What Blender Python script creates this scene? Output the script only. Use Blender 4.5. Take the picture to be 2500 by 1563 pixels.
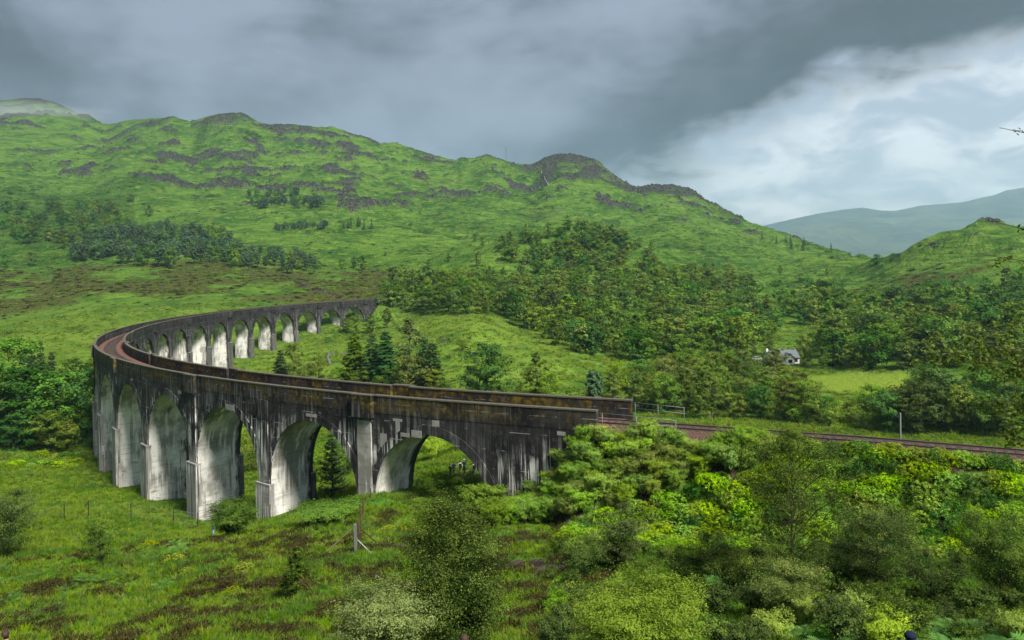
import bpy, bmesh, math, random
import numpy as np
from mathutils import Matrix, Vector

for _o in list(bpy.data.objects): bpy.data.objects.remove(_o)
SC = bpy.context.scene
COL = SC.collection
R = math.radians

# ---------------------------------------------------------------- camera
CAMZ, FPX, PY, PITCH, ROLL = 44.27, 1861.2, 614.0, 0.0097, -0.0269
cam_d = bpy.data.cameras.new('camera'); cam = bpy.data.objects.new('camera', cam_d); COL.objects.link(cam)
cam_d.sensor_fit = 'HORIZONTAL'; cam_d.sensor_width = 36.0; cam_d.lens = FPX/2500*36
cam_d.shift_y = -(781.5-PY)/2500; cam_d.clip_start = 0.5; cam_d.clip_end = 40000
_f = Vector((0, math.cos(PITCH), math.sin(PITCH))); _r0 = Vector((1, 0, 0)); _u0 = _r0.cross(_f)
_r = _r0*math.cos(ROLL)+_u0*math.sin(ROLL); _u = -_r0*math.sin(ROLL)+_u0*math.cos(ROLL)
cam.matrix_world = Matrix(((_r.x, _u.x, -_f.x, 0), (_r.y, _u.y, -_f.y, 0), (_r.z, _u.z, -_f.z, CAMZ), (0, 0, 0, 1)))
SC.camera = cam

# ---------------------------------------------------------------- exposure
SC.render.engine = 'CYCLES'
SC.view_settings.view_transform = 'Standard'; SC.view_settings.look = 'None'
SC.view_settings.gamma = 1.0; SC.view_settings.use_curve_mapping = False
SC.view_settings.exposure = 2.5
SC.cycles.max_bounces = 5; SC.cycles.diffuse_bounces = 2; SC.cycles.transmission_bounces = 4
SC.cycles.glossy_bounces = 2; SC.cycles.transparent_max_bounces = 8; SC.cycles.volume_bounces = 1
SC.cycles.volume_max_steps = 64
SC.cycles.use_adaptive_sampling = True; SC.cycles.adaptive_threshold = 0.025
SC.cycles.caustics_reflective = False; SC.cycles.caustics_refractive = False

# ---------------------------------------------------------------- node helpers
class NT:
    def __init__(s, tree): s.t = tree; s.n = tree.nodes; s.l = tree.links
    def add(s, typ, ins=None, **kw):
        n = s.n.new(typ)
        for k, v in kw.items(): setattr(n, k, v)
        for k, v in (ins or {}).items():
            sock = n.inputs[k]
            if isinstance(v, bpy.types.NodeSocket): s.l.new(v, sock)
            elif v is not None: sock.default_value = v
        return n
    def math(s, op, a, b=None, c=None, clamp=False):
        n = s.n.new('ShaderNodeMath'); n.operation = op; n.use_clamp = clamp
        for i, v in enumerate((a, b, c)):
            if v is None: continue
            if isinstance(v, bpy.types.NodeSocket): s.l.new(v, n.inputs[i])
            else: n.inputs[i].default_value = v
        return n.outputs[0]
    def mix(s, f, a, b, blend='MIX'):
        n = s.n.new('ShaderNodeMix'); n.data_type = 'RGBA'; n.blend_type = blend
        for i, v in ((0, f), (6, a), (7, b)):
            if isinstance(v, bpy.types.NodeSocket): s.l.new(v, n.inputs[i])
            elif i == 0: n.inputs[0].default_value = v
            else: n.inputs[i].default_value = (*v[:3], 1)
        return n.outputs[2]
    def ramp(s, v, a, b, lo=0.0, hi=1.0, smooth=True):
        n = s.n.new('ShaderNodeMapRange'); n.interpolation_type = 'SMOOTHSTEP' if smooth else 'LINEAR'
        for i, x in enumerate((v, a, b, lo, hi)):
            if isinstance(x, bpy.types.NodeSocket): s.l.new(x, n.inputs[i])
            else: n.inputs[i].default_value = x
        return n.outputs[0]
    def noise(s, vec, scale, detail=4, rough=0.55, dist=0.0):
        n = s.add('ShaderNodeTexNoise', {'Scale': scale, 'Detail': detail, 'Roughness': rough, 'Distortion': dist})
        if vec is not None: s.l.new(vec, n.inputs['Vector'])
        return n.outputs['Fac']
    def vscale(s, vec, sx, sy, sz):
        n = s.n.new('ShaderNodeVectorMath'); n.operation = 'MULTIPLY'
        s.l.new(vec, n.inputs[0]); n.inputs[1].default_value = (sx, sy, sz)
        return n.outputs[0]
    def attr(s, name, typ='Fac'):
        n = s.n.new('ShaderNodeAttribute'); n.attribute_name = name
        return n.outputs[typ]

# ---------------------------------------------------------------- world: rain cloud deck with a bright break low on the right
SUN_DIR = Vector((0.50, -0.60, 0.82)).normalized()      # towards the sun
SUN_EL = math.asin(SUN_DIR.z); SUN_AZ = math.atan2(SUN_DIR.x, SUN_DIR.y)
world = bpy.data.worlds.new('World'); SC.world = world; world.use_nodes = True
w = NT(world.node_tree); w.n.clear()
sky = w.add('ShaderNodeTexSky', sky_type='NISHITA', sun_disc=False, sun_elevation=SUN_EL, sun_rotation=SUN_AZ)
tc = w.add('ShaderNodeTexCoord'); D = tc.outputs['Generated']
sep = w.add('ShaderNodeSeparateXYZ', {0: D}); dx, dy, dz = sep.outputs
az = w.math('ARCTAN2', dx, dy); el = w.math('ARCSINE', w.math('MINIMUM', w.math('MAXIMUM', dz, -1), 1))
den = w.math('ADD', w.math('MAXIMUM', dz, 0.0), 0.16)
cp = w.add('ShaderNodeCombineXYZ', {0: w.math('DIVIDE', dx, den), 1: w.math('DIVIDE', dy, den), 2: 0.0}).outputs[0]
n_big = w.noise(cp, 0.55, 2, 0.5)
n_mid = w.noise(D, 7.0, 3, 0.55)
n_fine = w.noise(w.vscale(D, 1, 1, 2.6), 9.0, 5, 0.60, 0.4)
# break in the clouds: azimuth grows to the right of the view
wob = w.math('MULTIPLY', w.math('SUBTRACT', n_mid, 0.5), 0.75)
wob = w.math('ADD', wob, w.math('MULTIPLY', w.math('SUBTRACT', n_fine, 0.5), 0.8))
gx = w.math('DIVIDE', w.math('MINIMUM', w.math('SUBTRACT', az, R(31)), 0.0), w.ramp(el, R(12), R(3), R(16.5), R(24)))
gxr = w.math('DIVIDE', w.math('MAXIMUM', w.math('SUBTRACT', az, R(85)), 0.0), R(30))
gy = w.math('DIVIDE', w.math('SUBTRACT', el, R(3.0)), R(10.3))
g2 = w.math('ADD', w.math('ADD', w.math('MULTIPLY', gx, gx), w.math('MULTIPLY', gxr, gxr)), w.math('MULTIPLY', gy, gy))
gap = w.ramp(w.math('ADD', w.math('SQRT', g2), wob), 1.17, 0.74)
# dark shelf just outside the break
shelf = w.ramp(w.math('ADD', w.math('SQRT', g2), w.math('MULTIPLY', wob, 0.8)), 2.1, 1.15)
pale = w.math('MULTIPLY', w.ramp(az, R(-38), R(-13), 0.30, 1.0), w.ramp(az, R(-9), R(9), 1.0, 0.25))     # thinner cloud left of the shelf
n_soft = w.noise(w.vscale(D, 1, 1, 1.7), 4.2, 4, 0.55, 0.6)
deck_l = w.ramp(w.math('ADD', w.math('ADD', w.math('MULTIPLY', n_big, 0.30), w.math('MULTIPLY', n_soft, 0.42)), w.math('ADD', w.math('MULTIPLY', pale, 0.10), w.math('ADD', w.math('MULTIPLY', n_mid, 0.22), w.math('MULTIPLY', n_fine, 0.12)))), 0.43, 0.67)
deck = w.mix(deck_l, (0.028, 0.034, 0.041), (0.118, 0.138, 0.172))
low_l = w.math('MULTIPLY', w.ramp(el, R(17), R(5)), 0.38)                # paler rain veil towards the horizon
deck = w.mix(low_l, deck, (0.120, 0.142, 0.172))
deck = w.mix(w.math('MULTIPLY', shelf, w.ramp(n_mid, 0.25, 0.6, 0.75, 1.0)), deck, (0.021, 0.026, 0.030))
br = w.ramp(w.math('ADD', w.math('MULTIPLY', n_fine, 0.8), w.math('MULTIPLY', n_mid, 0.2)), 0.40, 0.60)
bright = w.mix(br, (0.168, 0.184, 0.206), (0.350, 0.350, 0.348))
bright = w.mix(0.2, bright, w.mix(1.0, sky.outputs[0], (0.08, 0.08, 0.08), 'MULTIPLY'))
col = w.mix(gap, deck, bright)
# an overcast sky is brighter overhead than at the horizon
zen = w.ramp(el, R(20), R(70), 1.0, 1.7)
col = w.mix(1.0, col, w.add('ShaderNodeCombineColor', {0: zen, 1: zen, 2: zen}).outputs[0], 'MULTIPLY')
bg = w.add('ShaderNodeBackground', {'Color': col, 'Strength': 0.50})
w.add('ShaderNodeOutputWorld', {'Surface': bg.outputs[0]})
world.cycles.sampling_method = 'MANUAL'; world.cycles.sample_map_resolution = 512

sun_d = bpy.data.lights.new('sun', 'SUN'); sun_d.energy = 1.5; sun_d.angle = R(14); sun_d.color = (1.0, 0.95, 0.86)
sun = bpy.data.objects.new('sun', sun_d); COL.objects.link(sun)
sun.rotation_euler = SUN_DIR.to_track_quat('Z', 'Y').to_euler()

# ---------------------------------------------------------------- pixel helpers (layout was surveyed from the photograph)
_c, _s = math.cos(ROLL), math.sin(ROLL)
def ray(px, py):
    a = (px-1250)/FPX; b = (PY-py)/FPX
    rt = _c*a-_s*b; up = _s*a+_c*b
    Y = math.cos(PITCH)-up*math.sin(PITCH); Z = math.sin(PITCH)+up*math.cos(PITCH)
    return rt/Y, Z/Y                      # X and Z per metre of depth
def at(px, py, Y):
    a, b = ray(px, py); return Vector((a*Y, Y, CAMZ+b*Y))
def horizon(px): return 666-0.027*px

# ---------------------------------------------------------------- noise
_rng = np.random.default_rng(11)
_perm = np.tile(_rng.permutation(512), 3); _ga = _rng.uniform(0, 2*np.pi, 512); _gr = np.stack([np.cos(_ga), np.sin(_ga)], 1)
def perlin(x, y):
    xi = np.floor(x).astype(int); yi = np.floor(y).astype(int); xf = x-xi; yf = y-yi
    xi &= 511; yi &= 511
    u = xf*xf*xf*(xf*(xf*6-15)+10); v = yf*yf*yf*(yf*(yf*6-15)+10)
    def g(ix, iy, fx, fy):
        h = _perm[_perm[ix & 511]+(iy & 511)]; q = _gr[h & 511]; return q[..., 0]*fx+q[..., 1]*fy
    a = g(xi, yi, xf, yf); b = g(xi+1, yi, xf-1, yf); c = g(xi, yi+1, xf, yf-1); d = g(xi+1, yi+1, xf-1, yf-1)
    return (a+u*(b-a)+v*((c+u*(d-c))-(a+u*(b-a))))*1.5
def fbm(x, y, o=4, gain=0.5, ridged=False):
    t = 0; amp = 1; tot = 0
    for i in range(o):
        n = perlin(x+37.7*i, y-19.1*i)
        if ridged: n = 1-2*np.abs(n)
        t = t+amp*n; tot += amp; amp *= gain; x = x*2.03; y = y*2.03
    return t/tot
def sstep(x, a, b):
    t = np.clip((x-a)/(b-a), 0, 1); return t*t*(3-2*t)

# ---------------------------------------------------------------- mesh helpers
def mesh_np(name, V, F, mats=(), mi=None, attrs=None, smooth=False):
    """V (n,3); F list of (m,k) int arrays or one array"""
    me = bpy.data.meshes.new(name)
    V = np.asarray(V, np.float32)
    if isinstance(F, np.ndarray): F = [F]
    F = [np.asarray(f, np.int32) for f in F if len(f)]
    me.vertices.add(len(V)); me.vertices.foreach_set('co', V.ravel())
    idx = np.concatenate([f.ravel() for f in F]); cnt = np.concatenate([np.full(len(f), f.shape[1], np.int32) for f in F])
    me.loops.add(len(idx)); me.loops.foreach_set('vertex_index', idx)
    me.polygons.add(len(cnt)); st = np.concatenate([[0], np.cumsum(cnt)[:-1]]).astype(np.int32)
    me.polygons.foreach_set('loop_start', st); me.polygons.foreach_set('loop_total', cnt)
    for m in mats: me.materials.append(m)
    if mi is not None: me.polygons.foreach_set('material_index', np.asarray(mi, np.int32))
    me.polygons.foreach_set('use_smooth', np.full(len(cnt), bool(smooth)))
    for k, v in (attrs or {}).items():
        v = np.asarray(v, np.float32)
        if v.ndim == 1: me.attributes.new(k, 'FLOAT', 'POINT').data.foreach_set('value', v)
        else: me.attributes.new(k, 'FLOAT_VECTOR', 'POINT').data.foreach_set('vector', v.ravel())
    me.update(calc_edges=True)
    return me
def obj(name, me, parent=None, loc=None, rot=None, scale=None):
    o = bpy.data.objects.new(name, me); COL.objects.link(o)
    if parent is not None: o.parent = parent
    if loc is not None: o.location = loc
    if rot is not None: o.rotation_euler = rot
    if scale is not None: o.scale = scale if hasattr(scale, '__len__') else (scale,)*3
    return o
def tag(o, label=None, cat=None, group=None, kind=None):
    if label: o['label'] = label
    if cat: o['category'] = cat
    if group: o['group'] = group
    if kind: o['kind'] = kind
    return o
def thing(name, label, cat, loc=(0, 0, 0), rz=0, group=None):
    return tag(obj(name, None, None, loc, (0, 0, rz)), label, cat, group)
class MB:
    """collects boxes, tubes and prisms into one mesh"""
    def __init__(s): s.v = []; s.f = []; s.m = []
    def add(s, V, F, m=0):
        b = len(s.v); s.v += [tuple(p) for p in V]; s.f += [tuple(i+b for i in f) for f in F]; s.m += [m]*len(F); return s
    def box(s, lo, hi, m=0, M=None):
        x0, y0, z0 = lo; x1, y1, z1 = hi
        V = [Vector(p) for p in ((x0, y0, z0), (x1, y0, z0), (x1, y1, z0), (x0, y1, z0), (x0, y0, z1), (x1, y0, z1), (x1, y1, z1), (x0, y1, z1))]
        if M is not None: V = [M @ p for p in V]
        return s.add(V, [(0, 3, 2, 1), (4, 5, 6, 7), (0, 1, 5, 4), (1, 2, 6, 5), (2, 3, 7, 6), (3, 0, 4, 7)], m)
    def tube(s, pts, rad, n=6, m=0, cap=True):
        pts = [Vector(p) for p in pts]; rad = rad if hasattr(rad, '__len__') else [rad]*len(pts)
        V = []; prev = None
        for i, p in enumerate(pts):
            t = (pts[min(i+1, len(pts)-1)]-pts[max(i-1, 0)]).normalized()
            a = t.cross(Vector((0, 0, 1)) if abs(t.z) < .95 else Vector((1, 0, 0))).normalized()
            if prev is not None:
                a = (prev-t*prev.dot(t)).normalized()
            prev = a; b = t.cross(a)
            V += [p+(a*math.cos(2*math.pi*k/n)+b*math.sin(2*math.pi*k/n))*rad[i] for k in range(n)]
        F = [(i*n+k, i*n+(k+1) % n, (i+1)*n+(k+1) % n, (i+1)*n+k) for i in range(len(pts)-1) for k in range(n)]
        if cap: F += [tuple(range(n-1, -1, -1)), tuple((len(pts)-1)*n+k for k in range(n))]
        return s.add(V, F, m)
    def prism(s, poly, axis_vec, m=0):
        n = len(poly); a = Vector(axis_vec)
        V = [Vector(p) for p in poly]+[Vector(p)+a for p in poly]
        return s.add(V, [tuple(range(n-1, -1, -1)), tuple(range(n, 2*n))]+[(k, (k+1) % n, n+(k+1) % n, n+k) for k in range(n)], m)
    def mesh(s, name, mats, smooth=False):
        me = bpy.data.meshes.new(name); me.from_pydata(s.v, [], s.f)
        for q in (mats if isinstance(mats, (list, tuple)) else [mats]): me.materials.append(q)
        me.polygons.foreach_set('material_index', s.m)
        me.polygons.foreach_set('use_smooth', [smooth]*len(s.f)); me.update()
        return me
    def build(s, name, mats, parent=None, smooth=False, **k): return obj(name, s.mesh(name, mats, smooth), parent, **k)

# ---------------------------------------------------------------- materials
def new_mat(name):
    m = bpy.data.materials.new(name); m.use_nodes = True; t = NT(m.node_tree); t.n.clear()
    out = t.n.new('ShaderNodeOutputMaterial'); return m, t, out
def bsdf(t, out, color, rough=0.85, spec=0.25, metal=0.0, bump=None, bstr=0.3, bdist=0.1):
    b = t.add('ShaderNodeBsdfPrincipled', {'Roughness': rough, 'Specular IOR Level': spec, 'Metallic': metal})
    if isinstance(color, bpy.types.NodeSocket): t.l.new(color, b.inputs['Base Color'])
    else: b.inputs['Base Color'].default_value = (*color, 1)
    if bump is not None:
        bp = t.add('ShaderNodeBump', {'Height': bump, 'Strength': bstr, 'Distance': bdist}); t.l.new(bp.outputs[0], b.inputs['Normal'])
    t.l.new(b.outputs[0], out.inputs[0]); return b
def plain(name, color, rough=0.8, spec=0.25, metal=0.0, var=0.25, scale=4.0):
    m, t, out = new_mat(name)
    g = t.add('ShaderNodeNewGeometry').outputs['Position']
    n = t.noise(g, scale, 4)
    c = t.mix(n, tuple(x*(1-var) for x in color), tuple(min(1, x*(1+var)) for x in color))
    bsdf(t, out, c, rough, spec, metal); return m
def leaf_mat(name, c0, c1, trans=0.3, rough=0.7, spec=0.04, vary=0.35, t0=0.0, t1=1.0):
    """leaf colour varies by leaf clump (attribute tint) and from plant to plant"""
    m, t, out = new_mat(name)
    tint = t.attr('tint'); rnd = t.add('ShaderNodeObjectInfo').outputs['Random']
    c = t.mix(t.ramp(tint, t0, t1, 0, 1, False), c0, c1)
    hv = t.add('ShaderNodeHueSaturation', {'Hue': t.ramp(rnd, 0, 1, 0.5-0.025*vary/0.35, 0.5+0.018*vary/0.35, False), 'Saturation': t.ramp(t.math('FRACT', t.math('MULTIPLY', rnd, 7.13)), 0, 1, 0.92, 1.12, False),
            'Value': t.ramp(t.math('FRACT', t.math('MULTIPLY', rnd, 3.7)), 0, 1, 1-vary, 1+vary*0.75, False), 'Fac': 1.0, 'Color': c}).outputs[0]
    b = t.add('ShaderNodeBsdfPrincipled', {'Base Color': hv, 'Roughness': rough, 'Specular IOR Level': spec})
    tr = t.add('ShaderNodeBsdfTranslucent', {'Color': t.mix(1.0, hv, (1.25, 1.2, 0.6), 'MULTIPLY')})
    mx = t.add('ShaderNodeMixShader', {0: trans, 1: b.outputs[0], 2: tr.outputs[0]})
    t.l.new(mx.outputs[0], out.inputs[0]); return m

# ---------------------------------------------------------------- viaduct axis: 241 m class curve, s runs along the track away from the near abutment
CX, CY, RAD, TH0, SP, GRADE = 113.288, 277.471, 230.065, R(-121.6594), 17.844, -0.01354
S_TAN = -0.62*SP                       # east of here the line is straight
def axis(s, t=0.0):
    if s >= S_TAN:
        th = TH0-s/RAD; return CX+(RAD+t)*math.cos(th), CY+(RAD+t)*math.sin(th)
    th = TH0-S_TAN/RAD; d = S_TAN-s
    return CX+(RAD+t)*math.cos(th)-math.sin(th)*d, CY+(RAD+t)*math.sin(th)+math.cos(th)*d
def ztop(s): return 30.0+GRADE*max(s, -40)           # top of the parapet
def vw(s, t, z): x, y = axis(s, t); return (x, y, z)
def axis_np(s, t):
    th = TH0-np.maximum(s, S_TAN)/RAD; d = np.maximum(S_TAN-s, 0)
    return CX+(RAD+t)*np.cos(th)-np.sin(th)*d, CY+(RAD+t)*np.sin(th)+np.cos(th)*d
def axis_inv(x, y):
    """(s,t) of ground points, numpy"""
    dxx = x-CX; dyy = y-CY; th = np.arctan2(dyy, dxx); r = np.hypot(dxx, dyy)
    s = np.mod(TH0-th+np.pi, 2*np.pi)-np.pi; s = s*RAD
    th1 = TH0-S_TAN/RAD; px0 = CX+RAD*math.cos(th1); py0 = CY+RAD*math.sin(th1)
    ss = S_TAN-((x-px0)*-math.sin(th1)+(y-py0)*math.cos(th1)); tt = (x-px0)*math.cos(th1)+(y-py0)*math.sin(th1)
    lin = ss < S_TAN
    return np.where(lin, ss, s), np.where(lin, tt, r-RAD)

# ================================================================ GROUND
# columns across the view: (depth m, z) or (depth m, 'p', photograph row)
def P_(Y, py): return (Y, 'p', py)
NEARL = [(1.5, 42.6), (10, 38.4), (20, 32.6), (32, 27.8), (45, 24.2), (65, 19.8)]
GCOL = {
 -700: NEARL+[(90, 16), (130, 9), (170, 6), (230, 9), P_(300, 850), P_(400, 770), P_(600, 650), P_(800, 560), P_(1000, 480), P_(1300, 380), P_(1550, 310)],
 0: NEARL+[(90, 15.2), (130, 9), (170, 6), (230, 9), P_(300, 850), P_(400, 770), P_(600, 650), P_(800, 560), P_(1000, 480), P_(1300, 380), P_(1550, 310)],
 250: NEARL+[(90, 14.6), (130, 7), (150, 5.4), (170, 4.5), (230, 4.5), (300, 12), P_(400, 740), P_(600, 645), P_(800, 565), P_(1000, 495), P_(1250, 405)],
 500: [(1.5, 42.6), (10, 38.5), (20, 33), (32, 28.6), (45, 25), (65, 20.6), (90, 12.6), (106, 9.0), (125, 7.2), (170, 4), (230, 2.5), (301, 3.6), P_(400, 745), P_(600, 645), P_(800, 565), P_(1000, 495), P_(1250, 415)],
 700: [(1.5, 42.7), (10, 38.3), (20, 33.2), (28, 30.0), (34, 28.0), (45, 25.2), (65, 21.2), (90, 14.6), (105, 12.2), (130, 8), (170, 5), (230, 3.5), (300, 5), (353, 8.3), P_(410, 742), P_(600, 650), P_(800, 570), P_(1000, 500), P_(1250, 425)],
 900: [(1.5, 42.7), (10, 38.3), (20, 33.2), (28, 30.0), (34, 28.0), (45, 25.2), (65, 22), (84, 18.8), (105, 14.5), (130, 10), (170, 7), (230, 6), (300, 8), (385, 10), P_(435, 735), P_(600, 655), P_(800, 580), P_(1000, 505), P_(1250, 430)],
 1150: [(1.5, 42.7), (10, 38.3), (20, 33.2), (28, 30.0), (34, 28.0), (45, 25.2), (65, 21.4), (79, 19.2), (92, 18.9), (110, 17), (150, 10.5), (200, 8), P_(240, 900), P_(270, 850), P_(300, 795), (345, 18.5), P_(430, 716), P_(600, 662), P_(800, 592), P_(1000, 525), P_(1250, 455)],
 1300: [(1.5, 42.7), (10, 38.3), (20, 33.2), (28, 30.0), (34, 28.0), (45, 25.2), (65, 21.4), (79, 19.2), (92, 18.9), (110, 17), (150, 9), (210, 6), P_(250, 890), (290, 10.5), (330, 10), (400, 15), P_(480, 718), P_(600, 668), P_(900, 565), P_(1200, 480)],
 1600: [(1.5, 42.7), (10, 38.3), (20, 33.3), (28, 30.2), (40, 26.3), (50, 23.6), (62, 21.4), (80, 18.5), (110, 13), (150, 7), (220, 3), (300, 3.5), P_(400, 785), P_(500, 718), P_(650, 655), P_(900, 575), P_(1100, 520)],
 1950: [(1.5, 42.7), (10, 38.3), (20, 33.3), (28, 30.2), (40, 26.3), (50, 23.6), (62, 21.4), (80, 17), (110, 10), (150, 5), (220, 2), (290, 1.5), (350, 4), P_(450, 755), P_(600, 692), P_(750, 650), P_(900, 620)],
 2200: [(1.5, 42.7), (10, 38.3), (20, 33.3), (28, 30.2), (40, 26.3), (50, 23.6), (62, 21.4), (80, 16), (110, 9), (150, 4), (220, 2), (300, 5), P_(400, 760), P_(480, 700)],
 2500: [(1.5, 42.7), (10, 38.3), (20, 33.3), (28, 30.2), (40, 26.3), (50, 23.6), (62, 21.4), (80, 16), (110, 9), (150, 4), (220, 3), (300, 9), P_(380, 740), P_(450, 665), P_(520, 600)],
 3200: [(1.5, 42.7), (10, 38.3), (20, 33.3), (28, 30.2), (40, 26.3), (50, 23.6), (62, 21.4), (80, 16), (110, 9), (150, 4), (220, 3), (300, 9), P_(380, 740), P_(450, 665), P_(520, 600)],
}
# skyline: (photograph column, row, depth)
SKY = [(-900, 300, 1900), (-200, 262, 1900), (0, 247, 1900), (60, 241, 1900), (95, 243, 1900), (150, 260, 1850), (200, 281, 1800), (250, 304, 1740), (275, 303, 1690), (310, 294, 1640), (380, 289, 1570),
 (420, 286, 1540), (465, 297, 1510), (505, 286, 1480), (545, 278, 1480), (590, 279, 1480), (625, 296, 1480), (660, 303, 1480), (720, 305, 1480), (770, 311, 1480), (815, 310, 1490), (850, 324, 1490), (900, 340, 1500),
 (930, 352, 1500), (960, 351, 1500), (1010, 364, 1500), (1080, 384, 1490), (1112, 391, 1490), (1125, 385, 1480), (1150, 388, 1480), (1190, 381, 1480), (1230, 391, 1480), (1260, 400, 1490), (1300, 401, 1490),
 (1330, 388, 1450), (1370, 379, 1430), (1410, 382, 1430), (1450, 394, 1430), (1490, 424, 1420), (1525, 452, 1400), (1560, 462, 1380), (1610, 463, 1350), (1640, 461, 1340), (1690, 474, 1320), (1735, 498, 1300), (1790, 528, 1250),
 (1850, 553, 1180), (1950, 583, 1080), (2040, 612, 980), (2100, 635, 880), (2130, 648, 760), (2160, 645, 660), (2200, 628, 600), (2260, 598, 590), (2310, 577, 590), (2345, 566, 590), (2362, 558, 590), (2430, 556, 590), (2460, 563, 590), (2500, 566, 600), (2600, 560, 620), (3200, 500, 700), (3600, 500, 700)]
def _build_ground():
    skx = np.array([a for a, _, _ in SKY], float); skd = np.array([c for _, _, c in SKY], float)
    ska = np.array([ray(a, b)[0] for a, b, _ in SKY]); skz = np.array([at(*q)[2] for q in SKY])
    azs = np.arctan(ska)
    cols = sorted(GCOL); ca = []; prof = []
    U = np.linspace(0, 1, 400)                                   # beyond 400 m: position between 400 m and the skyline
    RN = np.exp(np.linspace(math.log(1.5), math.log(400), 500))  # nearer
    for c in cols:
        nodes = []
        for q in GCOL[c]:
            z = at(c, q[2], q[0])[2] if len(q) == 3 else q[1]
            nodes.append((q[0], z))
        a = ray(c, 700)[0]; azc = math.atan(a)
        dR = np.interp(azc, azs, skd); zR = np.interp(azc, azs, skz)
        nodes = [n for n in nodes if n[0] < dR*0.97]+[(dR, zR)]
        Y = np.array([n[0] for n in nodes]); Z = np.array([n[1] for n in nodes])
        Yq = np.concatenate([RN, 400*(dR/400)**U[1:]])
        # monotone cubic on log depth
        x = np.log(Y); h = np.diff(x); dl = np.diff(Z)/h
        m = np.zeros(len(x)); m[0] = dl[0]; m[-1] = dl[-1]
        for i in range(1, len(x)-1):
            m[i] = 0 if dl[i-1]*dl[i] <= 0 else 2*dl[i-1]*dl[i]/(dl[i-1]+dl[i])
        xq = np.log(np.minimum(Yq, Y[-1])); k = np.clip(np.searchsorted(x, xq)-1, 0, len(x)-2)
        t = (xq-x[k])/h[k]
        zz = (2*t**3-3*t**2+1)*Z[k]+(t**3-2*t**2+t)*h[k]*m[k]+(-2*t**3+3*t**2)*Z[k+1]+(t**3-t**2)*h[k]*m[k+1]
        ca.append(azc); prof.append(zz)
    ca = np.array(ca); prof = np.array(prof)
    # fan grid
    az = np.concatenate([np.radians(np.linspace(-75, -38, 26))[:-1], np.radians(np.linspace(-38, 38, 620)), np.radians(np.linspace(38, 75, 26))[1:]])
    nr = np.exp(np.linspace(math.log(1.5), math.log(400), 262)); uu = np.linspace(0, 1, 400)[1:]
    back = np.array([1.02, 1.05, 1.1, 1.2, 1.4, 1.8, 2.6, 5.0, 9.0])
    NC = len(az); skd_f = np.interp(az, azs, skd); skz_f = np.interp(az, azs, skz)
    # Catmull-Rom across the columns
    j = np.clip(np.searchsorted(ca, az)-1, 0, len(ca)-2); t = np.clip((az-ca[j])/(ca[j+1]-ca[j]), 0, 1)
    ts = t*t*(3-2*t)*0.5+t*0.5
    Pz = prof[j]*(1-ts[:, None])+prof[j+1]*ts[:, None]           # NC x rows
    kn = np.interp(np.log(nr), np.log(RN), np.arange(500)); ku = 499+np.interp(uu, U[1:], np.arange(1, 400))
    kk = np.concatenate([kn, ku]); k0 = np.clip(np.floor(kk).astype(int), 0, Pz.shape[1]-2); fr = kk-k0
    Zg = Pz[:, k0]*(1-fr)+Pz[:, k0+1]*fr
    Yg = np.concatenate([np.tile(nr, (NC, 1)), 400*(skd_f[:, None]/400)**uu[None, :]], 1)
    # fine skyline
    corr = skz_f-Zg[:, -1]
    wgt = np.concatenate([np.zeros(len(nr)), sstep(uu, 0.72, 1.0)])
    Zg = Zg+corr[:, None]*wgt[None, :]
    Yb = skd_f[:, None]*back[None, :]
    Zb = np.maximum(skz_f[:, None]*0+skz_f[:, None]-np.array([4, 14, 35, 80, 160, 260, 380, 500, 600])[None, :], 0)
    Yg = np.concatenate([Yg, Yb], 1); Zg = np.concatenate([Zg, Zb], 1)
    # outside +-55 deg depth shrinks so that distance does not run away
    ta = np.tan(np.clip(az, -R(58), R(58)))
    Xg = Yg*ta[:, None]
    wide = np.abs(az) > R(58)
    for i in np.where(wide)[0]:
        rr = Yg[i]/math.cos(R(58)); Xg[i] = rr*math.sin(az[i]); Yg[i] = rr*math.cos(az[i])
    return az, Xg, Yg, Zg, len(nr), len(uu)
G_AZ, GX, GY, GZ, G_NR, G_NU = _build_ground()
GR = np.hypot(GX, GY)
GPX = 1250+FPX*GX/np.maximum(GY, 1)                              # rough photograph column of every ground point
def _bump(cx, cy, sx, sy, h, p=1.0): return h*np.exp(-(((GX-cx)/sx)**2+((GY-cy)/sy)**2)**p)
def _bump_at(px, Y, sx, sy, h, p=1.0): return _bump(ray(px, 640)[0]*Y, Y, sx, sy, h, p)
GZ = GZ+_bump_at(1400, 620, 78, 62, 27)+_bump_at(1500, 610, 50, 45, 9)+_bump_at(1270, 600, 45, 45, 8)      # wooded knoll
GZ = GZ+_bump_at(1620, 480, 40, 30, 4)+_bump_at(2030, 330, 28, 16, 5)
GZ = GZ+_bump_at(1420, 1250, 120, 55, -6)+_bump_at(1490, 1180, 90, 60, 16)+_bump_at(1700, 900, 90, 60, 6)
# rolling detail, growing with distance
far = sstep(GR, 250, 900); mid = sstep(GR, 60, 300)
onsky = np.ones_like(GZ); onsky[:, G_NR+G_NU-10:] = np.concatenate([np.linspace(1, 0.35, 10), np.full(GZ.shape[1]-G_NR-G_NU, .35)])[None, :]
roll1 = fbm(GX/140+3, GY/110, 4); roll2 = fbm(GX/38, GY/30+8, 4)
GZ = GZ+onsky*(far*(roll1*13+roll2*4.6+fbm(GX/75+9, GY/60, 3, .5, True)*3.4)+mid*(1-far)*roll2*1.1+(1-mid)*(fbm(GX/4.5, GY/4.5, 3)*0.16+fbm(GX/14, GY/14, 2)*0.35)*sstep(GR, 6, 25))
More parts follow.
